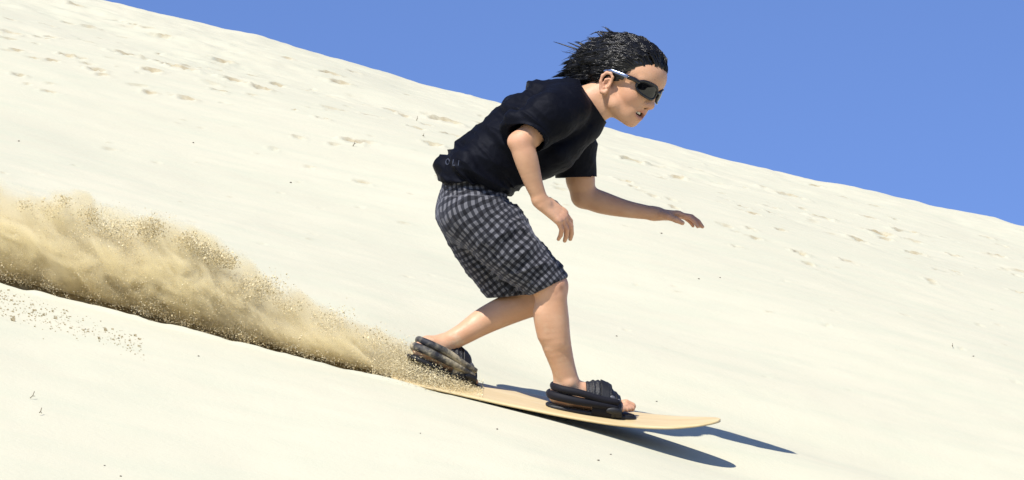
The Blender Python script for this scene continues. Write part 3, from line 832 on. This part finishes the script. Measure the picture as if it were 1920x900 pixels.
g4 = np.clip(1 - np.abs(vnoise(np.stack([(v_ - .35 * u_) / 24, (u_ + .3 * v_) / 95, isn * 11.0], 1) + 2.5)) * 1.0, 0, 1) ** 7
dr_ = g4 * (3.2 + 3.0 * lap + 1.5 * hem) + g1 * (1.4 + 2.2 * lap + .7 * hem) + g2 * (1.0 + 1.4 * lap + .4 * hem) + g3 * 2.4 + .4 * vnoise(Vr / 6.0)
dr_ *= .45 + .55 * smooth01(Nr[:, 0], -.75, -.2)
# cargo pocket standing proud on the thigh, turned-up cuff and the side seam
pk = smooth01(u_, -26, -23) * (1 - smooth01(u_, 22, 25)) * smooth01(v_, 112, 115) * (1 - smooth01(v_, 168, 171)) * isn
flap = smooth01(u_, -28, -26) * (1 - smooth01(u_, 25, 27)) * smooth01(v_, 106, 108) * (1 - smooth01(v_, 121, 124)) * isn
ed = (Vr - q(1031, 533, -45)) @ nh1
ed2 = (Vr - q(962, 553, 40)) @ nh2
cf = np.where(isn & (Vr[:, 0] > 25), smooth01(ed, -19, -16), np.where(~isn, smooth01(ed2, -17, -14), 0))
dr_ = dr_ * (1 - .8 * cf) + 2.2 * pk + 1.6 * flap + 2.2 * cf - 1.4 * np.exp(-((u_ + 34) / 1.6) ** 2) * isn
yoke = np.exp(-((v_ - 34 - .25 * u_) / 1.8) ** 2) * isn; dr_ -= 1.5 * yoke
Vr = Vr + Nr * dr_[:, None]
chk = mat('checked_cotton', (.1, .1, .1), .85)
t, b = nodes(chk)
b.inputs['Specular IOR Level'].default_value = .2; b.inputs['Sheen Weight'].default_value = .15; b.inputs['Sheen Tint'].default_value = (.7, .75, 1, 1)
uv = N(t, 'ShaderNodeSeparateXYZ'); t.links.new(attr(t, 'weave', 'Vector'), uv.inputs[0])
def stripe(x):
    f = mth(t, 'PINGPONG', mth(t, 'DIVIDE', x, 6.4), 1.0)
    return ramp(t, f, [(.45, (0, 0, 0)), (.55, (1, 1, 1))])
sa, sb = stripe(uv.outputs[0]), stripe(uv.outputs[1])
sm = N(t, 'ShaderNodeMath', operation='ADD'); t.links.new(sa, sm.inputs[0]); t.links.new(sb, sm.inputs[1])
cc = ramp(t, mth(t, 'MULTIPLY', sm.outputs[0], .5), [(0, (.004, .004, .006)), (.5, (.027, .028, .034)), (1, (.145, .145, .16))])
cc = mixc(t, mth(t, 'MULTIPLY', noise(t, 60, 4, coord(t)), .25), cc, (.03, .03, .035))
cc = mixc(t, attr(t, 'stitch'), cc, (.24, .24, .26))
t.links.new(cc, b.inputs['Base Color'])
bump(t, b, mth(t, 'ADD', noise(t, 90, 4, coord(t)), mth(t, 'MULTIPLY', noise(t, 800, 2, coord(t)), .3)), .35, .004)
shorts = obj('shorts', Q2W(Vr), Fr, chk, person)
fattr(shorts.data, 'weave', np.stack([u_ + 200 + 2.6 * vnoise(Vr / 30) + 1.3 * vnoise(Vr / 11 + 5), v_ + 100 + 2.6 * vnoise(Vr / 30 + 7) + 1.3 * vnoise(Vr / 11 + 9), 0 * u_], 1), 3)
fattr(shorts.data, 'stitch', .28 * np.maximum.reduce([np.exp(-((u_ + 31.5) / 1.0) ** 2) * isn, np.exp(-((v_ - 37 - .25 * u_) / 1.0) ** 2) * isn]))

# ------------------------------------------------------------------ sunglasses
blk = mat('glossy_frame', (.008, .008, .01), .18); lens_m = mat('dark_lens', (.004, .004, .005), .06)
lens_m.node_tree.nodes['Principled BSDF'].inputs['Specular IOR Level'].default_value = .6
silver = mat('silver_temple', (.20, .24, .34), .26, Metallic=.85)
def facept(lt, up, out=0.0):
    """wrap-round curve of the lenses in front of the face"""
    a = lt / 47.0
    return hd(70.5 - 20 * a * a - 7.5 * a ** 4 + out, lt, up - 12 - .035 * (lt * lt) / 12 * 0)
def lens_outline(s_, k=1.0, n=28):
    th = np.arange(n) * 2 * math.pi / n
    x = 25.5 + 20 * k * np.sign(np.cos(th)) * np.abs(np.cos(th)) ** .72
    y = 0 + 13.5 * k * np.sign(np.sin(th)) * np.abs(np.sin(th)) ** .72 - .08 * (x - 25) * (np.sin(th) < 0) * -1
    return x * s_, y
specs_parts = []
for s_ in (-1, 1):
    x, y = lens_outline(s_); P = np.array([facept(a, b_) for a, b_ in zip(x, y)]); P = np.vstack([P, P[:2]])
    specs_parts.append(tube(P, 2.5, 8, cap=False))
specs_parts.append(tube([facept(l, 4, 1.5) for l in np.linspace(-7, 7, 8)], 2.6, 8))
for s_ in (-1, 1): specs_parts.append(tube(spline([facept(43 * s_, 5, 0), hd(40, 50 * s_, -5), hd(27, 56 * s_, -6)], 10), [3.2, 4.2, 4.2, 4.2, 4.2, 4.2, 4.2, 4.2, 4.2, 4.2], 8))
Vg, Fg = merge(specs_parts)
specs = obj('sunglasses', Q2W(Vg), Fg, blk, person)
for s_ in (-1, 1):
    rings = []
    for k, o_ in ((1.0, 0), (.82, .9), (.6, 1.5), (.35, 1.9), (.02, 2.1)):
        x, y = lens_outline(s_, k); rings.append([facept(a, b_, o_) for a, b_ in zip(x, y)])
    n = 28; Vl = np.array(rings).reshape(-1, 3)
    Fl = np.array([[i * n + j, i * n + (j + 1) % n, (i + 1) * n + (j + 1) % n, (i + 1) * n + j] for i in range(4) for j in range(n)])
    if s_ < 0: Fl = Fl[:, ::-1]
    obj('lens', Q2W(Vl), Fl, lens_m, specs)
    P = spline([hd(36, 52.5 * s_, -5), hd(22, 58 * s_, -6), hd(4, 60 * s_, -7), hd(-10, 60.5 * s_, -8), hd(-22, 60 * s_, -14)], 30)
    Vl, Fl = tube(P, np.interp(np.linspace(0, 1, 30), [0, .3, .75, 1], [3.6, 3.8, 3.2, 1.8]), 10, .45, HU)
    obj('temple', Q2W(Vl), Fl, silver, specs)

# ------------------------------------------------------------------ hair
def scalp(a, e):
    """point and normal on the skull: a = turn from the face (radians, + left), e = elevation"""
    f, l, u = math.cos(e) * math.cos(a), math.cos(e) * math.sin(a), math.sin(e)
    p = np.array([-8 + 74.5 * f, 57.5 * l, 12 + 56.5 * u]); n_ = np.array([f / 74.5, l / 57.5, u / 56.5]); return p, n_ / np.linalg.norm(n_)
def on_scalp(p):
    f, l, u = p
    lim = np.interp(f, [-90, -35, -22, -10, 2, 14, 26, 40, 58, 75], [-64, -60, -40, -20, -20, -18, 6, 20, 25, 27])
    if l > 0 and f > 26: lim += 2
    return u > lim
SR = np.array([74.5, 57.5, 56.5]); SO = np.array([-8.0, 0, 12])
strands = []; guides = {}
nst = 0
r2 = random.Random(3)
while nst < 7200:
    z = r2.uniform(-1, 1); a = r2.uniform(-math.pi, math.pi); e = math.asin(z)
    p, n_ = scalp(a, e)
    if not on_scalp(p - np.array([0, 0, r2.choice((0, 0, 0, -2, 1.5, 3.5))])): continue
    nst += 1
    # combed straight back by the wind; strands of a lock share their wave
    lock = (round(p[0] / 14), round(p[1] / 11), round(p[2] / 14))
    lr = random.Random(lock[0] * 7919 + lock[1] * 104729 + lock[2] * 1299709)
    ph, wl, am = lr.uniform(0, 6.28), lr.uniform(20, 38), lr.uniform(.3, 1.05)
    lift = lr.uniform(.03, .24) + r2.uniform(-.05, .07)
    fly = lr.random() < .07 or r2.random() < .03
    back = float(np.clip((50 - p[0]) / 120, 0, 1))
    L = lr.uniform(52, 84) * r2.uniform(.82, 1.12) * (.82 + .32 * back)
    if p[0] > 52: lift += .22
    drc = np.array([-.90, .10 * p[1] / 58 + lr.uniform(-.10, .10), -.42 - .22 * back + lr.uniform(-.08, .10) + (.55 if fly else 0)])
    drc /= np.linalg.norm(drc); fw_ = float(np.clip((p[0] - 5) / 45, 0, 1)); up0 = np.array([-.42, .25 * p[1] / 58, .88])
    base = drc
    ctr = lr.uniform(-3, 3); ns = 10; pt = p - n_ * 2; pts = [pt]; st_ = L / (ns - 1)
    for i in range(ns - 1):
        s_ = i / (ns - 1)
        g = (pt - SO) / SR; rad = np.linalg.norm(g); on = g / SR; on /= np.linalg.norm(on)
        m_ = fw_ * max(0, 1 - 1.7 * s_); drc = base * (1 - m_) + up0 * m_; drc /= np.linalg.norm(drc)
        k = drc @ on
        tang = drc - on * k * (1 if k < 0 else max(0, .9 - 1.0 * s_)) * (1 if rad < 1.25 or k > 0 else .4)
        tang /= np.linalg.norm(tang) + 1e-6
        bi = np.cross(tang, on)
        w_ = math.sin(ph + i * st_ / wl * 6.28) * am * (.4 + s_)
        dv = tang + on * (lift * (1.1 - 1.9 * s_) + w_ * .55) + bi * w_ * .7
        pt = pt + dv / np.linalg.norm(dv) * st_
        rad = np.linalg.norm((pt - SO) / (SR + 2))
        if rad < 1.0: pt = SO + (pt - SO) / rad
        pts.append(pt)
    pts = np.array(pts)
    if lock in guides:                         # tips of a lock cling together
        tw = np.linspace(0, 1, ns)[:, None] ** 1.1 * (.62 if r2.random() < .85 else .15)
        pts = pts + (guides[lock] - pts) * tw
    else: guides[lock] = pts.copy()
    strands.append((np.array(pts), r2.uniform(.55, 1.2)))
Vh, Fh, n0 = [], [], 0
prof = np.array([.9, 1, 1, 1, 1, .95, .85, .7, .5, .12])
for P, r in strands:
    T_ = np.gradient(P, axis=0); T_ /= np.linalg.norm(T_, axis=1, keepdims=True) + 1e-9
    A_ = np.cross(T_, [.1, .2, 1]); A_ /= np.linalg.norm(A_, axis=1, keepdims=True) + 1e-9; Bn = np.cross(A_, T_)
    ring = np.stack([P + (r * prof)[:, None] * (math.cos(k * 2.094) * A_ + math.sin(k * 2.094) * Bn) for k in range(3)], 1).reshape(-1, 3)
    Vh.append(ring)
    for i in range(9):
        for k in range(3): Fh.append((n0 + i * 3 + k, n0 + i * 3 + (k + 1) % 3, n0 + (i + 1) * 3 + (k + 1) % 3, n0 + (i + 1) * 3 + k))
    n0 += 30
Vh = HO + np.concatenate(Vh) @ HM
# the scalp beneath the strands
cap = []; ca, ce = 72, 40
for i in range(ce + 1):
    for j in range(ca):
        p, n_ = scalp(j * 2 * math.pi / ca - math.pi, -1.0 + i * (1.0 + math.pi / 2 - .01) / ce); cap.append(p + n_ * (2.2 if on_scalp(p - np.array([0, 0, 2.5])) else -5))
cap = HO + np.array(cap) @ HM
cf_ = [[i * ca + j, i * ca + (j + 1) % ca, (i + 1) * ca + (j + 1) % ca, (i + 1) * ca + j] for i in range(ce) for j in range(ca)]
Vh, Fh = merge([(Vh, np.array(Fh)), (cap, np.array(cf_))])
hair_m = mat('black_hair', (.004, .0035, .0035), .30); hair_m.node_tree.nodes['Principled BSDF'].inputs['Specular IOR Level'].default_value = .6
obj('hair', Q2W(Vh), Fh, hair_m, person)
# ------------------------------------------------------------------ sand thrown up behind the board
TOPX = [-140, 0, 40, 90, 150, 200, 250, 300, 345, 400, 440, 480, 520, 590, 640, 700, 750, 790, 830]
TOPY = [325, 350, 352, 372, 384, 402, 410, 418, 438, 470, 490, 520, 547, 586, 603, 630, 662, 697, 724]
def top_py(px): return np.interp(px, TOPX, TOPY)
def base_py(px): return 518 + .25 * px + 4
r3 = np.random.default_rng(11)
def streak(px, h, y):
    """fans of sand leaning back from the tail: -1..1"""
    a = px + 150 * h ** 1.3                              # grains rise while drifting back
    return fbm(np.stack([a / 46.0, h * .8, y * 3.0], -1), 3) * .75 + fbm(np.stack([px / 22.0, h * 5, y * 8.0], -1), 3) * .45
def place(n):
    px = r3.uniform(-130, 812, n)
    h = r3.beta(1.1, 1.5, n) * 1.06
    y = r3.normal(.07 + .10 * h, .055 + .04 * h, n)
    keep = .5 + .5 * streak(px, h, y) * 1.7 - .95 * smooth01(h, .35, 1.05)
    top_n = fbm(np.stack([px / 30.0, px * 0, px * 0], -1), 3) * .11
    k = (r3.random(n) < keep) & (h < 1.0 + top_n)
    return px[k], h[k], y[k]
def lvl(px, h, y):
    """plume coordinates to the viewer's level frame"""
    py = base_py(px) + (top_py(px) - base_py(px)) * h
    yy = D + y
    return np.stack([(px - 960) / S, yy, (450 - py) / S + y * B0 * (1 - h * .4)], -1)
px, h, y = place(900000)
px, h, y = px[:250000], h[:250000], y[:250000]
Pg = lvl(px, h, y); Rg = np.exp(r3.normal(math.log(.00075), .3, len(Pg)))
# crumbs riding along the ragged upper edge and hanging in the air behind
cl = []
for (cx, cy, n, sp) in [(270, 420, 260, 15), (285, 430, 300, 16), (350, 448, 220, 10), (370, 462, 260, 12), (395, 478, 260, 12), (415, 486, 200, 11), (430, 492, 160, 10), (120, 374, 60, 8), (45, 385, 70, 9),
                        (95, 395, 120, 14), (170, 405, 240, 16), (205, 425, 240, 16), (440, 540, 420, 18), (470, 545, 420, 20), (455, 560, 380, 16), (500, 540, 260, 20), (540, 575, 200, 18), (620, 600, 180, 22), (690, 640, 160, 22),
                        (250, 455, 200, 26), (60, 450, 60, 20), (330, 500, 140, 30), (590, 620, 160, 26), (730, 660, 130, 20), (470, 630, 300, 18), (440, 620, 200, 18), (160, 440, 120, 24)]:
    m_ = int(n * 3.6)
    cl.append(np.stack([r3.normal(cx, sp, m_), r3.normal(cy, sp * .62, m_), r3.normal(-.02, .03, m_) + .05], 1))
cl = np.concatenate(cl); e_ = np.stack([(cl[:, 0] - 960) / S, D + cl[:, 2], (450 - cl[:, 1]) / S], 1)
Pg = np.concatenate([Pg, e_]); Rg = np.concatenate([Rg, np.exp(r3.normal(math.log(.00092), .45, len(e_)))])
# sand washing over the tail and round the rear foot
m_ = 26000
tx = np.clip(r3.normal(800, 42, m_), 700, 905); tl_ = r3.normal(0, .5, m_)
dz = np.abs(r3.normal(0, 1, m_)) * np.interp(tx, [700, 780, 830, 880, 905], [26, 22, 15, 6, 1.5])
hw = np.interp(tx, [700, 905], [95, 80])
sp_ = np.stack([tx - 960, tl_ * hw * .9, deck_z(tx) + 3 + tl_ * hw * .9 * TILT + dz * (1 - .3 * np.abs(tl_))], 1)
sp_ = sp_ / S + np.array([0, D, 0])
Pg = np.concatenate([Pg, sp_]); Rg = np.concatenate([Rg, np.exp(r3.normal(math.log(.0009), .3, len(sp_)))])
ok_ = Pg[:, 2] > dune(Pg[:, 0], Pg[:, 1]) - .03
Pg, Rg = Pg[ok_], Rg[ok_]
tet = np.array([[1, 1, 1], [1, -1, -1], [-1, 1, -1], [-1, -1, 1]], float)
ng = len(Pg)
A_ = r3.normal(size=(ng, 3)); A_ /= np.linalg.norm(A_, axis=1, keepdims=True)
B_ = np.cross(A_, r3.normal(size=(ng, 3))); B_ /= np.linalg.norm(B_, axis=1, keepdims=True); C_ = np.cross(A_, B_)
Rm = np.stack([A_, B_, C_], 1)
Vg = Pg[:, None] + (Rg[:, None, None] * r3.uniform(.6, 1.1, (ng, 4, 1))) * np.einsum('kj,njc->nkc', tet, Rm)
Fg = (np.arange(ng)[:, None, None] * 4 + np.array([[0, 1, 2], [0, 3, 1], [0, 2, 3], [1, 3, 2]])[None]).reshape(-1, 3)
grain = mat('flying_sand', (.40, .31, .17), .9); t, b = nodes(grain); b.inputs['Specular IOR Level'].default_value = .15
tone = attr(t, 'tone')
t.links.new(ramp(t, tone, [(0, (.44, .35, .18)), (.5, (.64, .54, .32)), (1, (.78, .70, .48))]), b.inputs['Base Color'])
spray = obj('sand_spray', W(Vg.reshape(-1, 3)), Fg, grain, None, None, False)
tn = np.clip(.5 + .28 * fbm(Pg * np.array([14, 9, 14]), 3) + r3.normal(0, .16, ng), 0, 1)
fattr(spray.data, 'tone', np.repeat(tn, 4))
tag(spray, 'brown sand grains thrown up in a long plume behind the board', 'sand spray', kind='stuff')

# the fine dust that hangs among the grains
def lumpy(px, s_, amp): return amp * fbm(np.stack([px / s_, px * 0 + 3.3, px * 0], -1), 3)
sec = np.arange(-150, 842, 12.0); ring_n = 22; Vd = []
for p_ in sec:
    tp_ = top_py(p_); bp = base_py(p_) + 6; hgt = max(bp - tp_, 6) * 1.10
    for j in range(ring_n):
        a = 2 * math.pi * j / ring_n
        hh_ = .5 + .5 * math.sin(a); yy = .09 + .10 * hh_ + math.cos(a) * (.17 + .05 * hh_) * min(1, hgt / 60)
        Vd.append([(p_ - 960) / S, D + yy, (450 - (bp - hgt * hh_)) / S + yy * B0 * (1 - .4 * hh_)])
Vd = np.array(Vd); ns_ = len(sec)
Fd = [[i * ring_n + j, i * ring_n + (j + 1) % ring_n, (i + 1) * ring_n + (j + 1) % ring_n, (i + 1) * ring_n + j] for i in range(ns_ - 1) for j in range(ring_n)]
for i0 in (0, (ns_ - 1) * ring_n):
    for j in range(ring_n // 2 - 1): 
        f_ = [i0 + j, i0 + j + 1, i0 + ring_n - 2 - j, i0 + ring_n - 1 - j]
        Fd.append(f_ if i0 else f_[::-1])
dmat = bpy.data.materials.new('sand_dust'); dmat.use_nodes = True; t = dmat.node_tree
t.nodes.remove(t.nodes['Principled BSDF']); pv = N(t, 'ShaderNodeVolumePrincipled')
t.links.new(pv.outputs[0], t.nodes['Material Output'].inputs['Volume'])
pv.inputs['Color'].default_value = (.955, .89, .67, 1); pv.inputs['Anisotropy'].default_value = .1
co = coord(t); sx = N(t, 'ShaderNodeSeparateXYZ'); t.links.new(co, sx.inputs[0])
X_, Y_, Z_ = sx.outputs
def curve(t, x, lo, hi, xs, ys_):
    """piecewise profile along the track"""
    n = N(t, 'ShaderNodeFloatCurve'); t.links.new(mth(t, 'DIVIDE', mth(t, 'SUBTRACT', x, lo), hi - lo), n.inputs['Value'])
    c = n.mapping.curves[0]; xs = (np.array(xs) - lo) / (hi - lo)
    while len(c.points) < len(xs): c.points.new(.5, .5)
    for p_, a, b_ in zip(c.points, xs, ys_): p_.location = (a, b_); p_.handle_type = 'VECTOR'
    n.mapping.update(); return n.outputs[0]
gx = (np.array(TOPX) - 960) / S; hgts = (base_py(np.array(TOPX, float)) - np.array(TOPY)) / S
Hn = curve(t, X_, gx[0], gx[-1], gx, np.clip(hgts / .4, 0.02, 1))
Hm = mth(t, 'MULTIPLY', Hn, .4)
# height above the track line, as a share of the plume's height there
zb = mth(t, 'ADD', mth(t, 'MULTIPLY', X_, -.25), (450 - base_py(960.0)) / S)
zz = mth(t, 'SUBTRACT', mth(t, 'SUBTRACT', Z_, zb), mth(t, 'MULTIPLY', mth(t, 'SUBTRACT', Y_, D), B0 * .8))
hs = mth(t, 'DIVIDE', zz, Hm)
cv = N(t, 'ShaderNodeCombineXYZ')
t.links.new(mth(t, 'ADD', X_, mth(t, 'MULTIPLY', hs, .13)), cv.inputs[0]); t.links.new(Y_, cv.inputs[1]); t.links.new(zz, cv.inputs[2])
nw_ = N(t, 'ShaderNodeTexNoise'); nw_.inputs['Scale'].default_value = 11; nw_.inputs['Detail'].default_value = 6; nw_.inputs['Roughness'].default_value = .62; nw_.inputs['Distortion'].default_value = 1.3
t.links.new(mapped(t, cv.outputs[0], (1, 1, 1.05)), nw_.inputs['Vector']); n1_ = nw_.outputs['Fac']
n2_ = noise(t, 8, 4, cv.outputs[0], .6)
edge = mth(t, 'ADD', mth(t, 'SUBTRACT', 1.0, hs), mth(t, 'MULTIPLY', mth(t, 'SUBTRACT', n2_, .5), 1.7))
mr = N(t, 'ShaderNodeMapRange', interpolation_type='SMOOTHSTEP'); t.links.new(edge, mr.inputs[0]); mr.inputs[1].default_value = .06; mr.inputs[2].default_value = .45
mr2 = N(t, 'ShaderNodeMapRange', interpolation_type='SMOOTHSTEP'); t.links.new(n1_, mr2.inputs[0]); mr2.inputs[1].default_value = .40; mr2.inputs[2].default_value = .62; mr2.inputs[3].default_value = .10
t.links.new(mth(t, 'MULTIPLY', mth(t, 'MULTIPLY', mr.outputs[0], mr2.outputs[0]), 52.0), pv.inputs['Density'])
me = mesh_np('dust_cloud', Vd, np.array(Fd), dmat)
dust = bpy.data.objects.new('dust_cloud', me); COL.objects.link(dust)
dust.rotation_euler = (PITCH, 0, 0); dust.location = (0, 0, CAMZ)
tag(dust, 'soft tan dust hanging in the sand plume behind the rider', 'dust cloud', kind='stuff')
sc.cycles.volume_step_rate = .5; sc.cycles.volume_max_steps = 256

# ------------------------------------------------------------------ small litter on the sand
def gp(px, py):
    x, y = hit(px, py); return np.array([x, y, float(gz(x, y))])
twig_m = mat('dry_twig', (.16, .13, .08), .9); peb_m = mat('dark_pebble', (.10, .085, .06), .9); blue_m = mat('blue_scrap', (.08, .10, .55), .5)
ql = random.Random(5)
for i, (px, py, ln, an_) in enumerate([(61, 745, 12, .25), (76, 775, 11, -1.1), (1786, 676, 13, -1.35), (664, 285, 13, 1.0), (782, 226, 11, 1.3), (794, 280, 9, -1.2)]):
    c = gp(px, py); L = ln * .8 / S * c[1] / D
    d_ = np.array([math.cos(an_), 1.0 * math.sin(abs(an_)), math.sin(an_) * .55]); d_ /= np.linalg.norm(d_)
    P = spline([c - d_ * L * .5 + [0, 0, .004], c + [0, 0, .006 + ql.uniform(0, .003)], c + d_ * L * .5 + [0, 0, .007]], 7)
    V1, F1 = tube(P, np.linspace(.0014, .0007, 7) * c[1] / D, 6)
    P2 = spline([P[3], P[3] + d_ * L * .2 + [0, .004, .006], P[3] + d_ * L * .3 + [0, .008, .010]], 4)
    V2, F2 = tube(P2, .001, 5)
    V3, F3 = merge([(V1, F1), (V2, F2)])
    tag(obj('dry_twig', W(V3), F3, twig_m), 'thin dry twig lying on the pale sand', 'twig', 'dry twigs scattered on the sand')
for i, (px, py, r) in enumerate([(1122, 699, 3.5), (1231, 733, 4), (1145, 870, 4), (1122, 886, 5), (932, 822, 4.5), (788, 834, 3), (196, 869, 4), (226, 889, 5), (372, 678, 4), (1156, 638, 4), (1310, 540, 4), (1825, 692, 4), (1907, 887, 4), (1350, 540, 3.5), (545, 327, 4.5), (362, 253, 4), (1240, 458, 4), (35, 245, 4.5), (222, 642, 4.5), (160, 624, 3.5)]):
    c = gp(px, py); R = r / S * c[1] / D * .42
    f_ = Field(np.array([-1.9] * 3), np.array([1.9] * 3), .3)
    f_.ell((0, 0, 0), (1.1, .9, .65), None, 0); f_.ell((.4, .2, .1), (.6, .7, .6), None, .4)
    V1, F1 = f_.mesh(); V1 = V1 * (1 + .25 * vnoise(V1 * 1.3 + i * 9)[:, None])
    tag(obj('pebble', W(c + V1 * R + [0, 0, R * .35]), F1, peb_m), 'small dark pebble lying on the pale sand', 'pebble', 'small pebbles scattered on the sand')
c = gp(1810, 888); R = .0045
V1 = np.array([[-1, 0, 0], [1, -.3, .2], [.6, .3, 1.6], [-.5, .2, 2.2], [-.8, .8, .1], [.9, .6, .3], [.5, .9, 1.5], [-.4, .8, 2.0]]) * R
tag(obj('plastic_scrap', W(c + V1), [[0, 1, 2, 3], [7, 6, 5, 4], [0, 4, 5, 1], [1, 5, 6, 2], [2, 6, 7, 3], [3, 7, 4, 0]], blue_m, smooth=False), 'tiny blue scrap on the sand near the lower right corner', 'litter')
# crumbs of sand that have rolled down below the track
V_, F_ = [], []
for k in range(560):
    s_ = ql.random() ** 1.5; px = s_ * 290 - 20; py = 562 + px * .34 + ql.gauss(0, 12 - 6 * s_) + (14 if ql.random() < .4 else 0)
    c = gp(px, py); R = math.exp(ql.gauss(math.log(.00115), .5))
    V1 = tet * R + np.array([ql.uniform(-.3, .3) * R for _ in range(12)]).reshape(4, 3); V_.append((c + V1 + [0, 0, R * .4], np.array([[0, 1, 2], [0, 3, 1], [0, 2, 3], [1, 3, 2]])))
V_, F_ = merge(V_)
tag(obj('sand_crumbs', W(V_), F_, mat('damp_crumb', (.38, .31, .18), .95), None, None, False), 'scattered trail of brown sand crumbs below the spray at left', 'sand crumbs', kind='stuff')
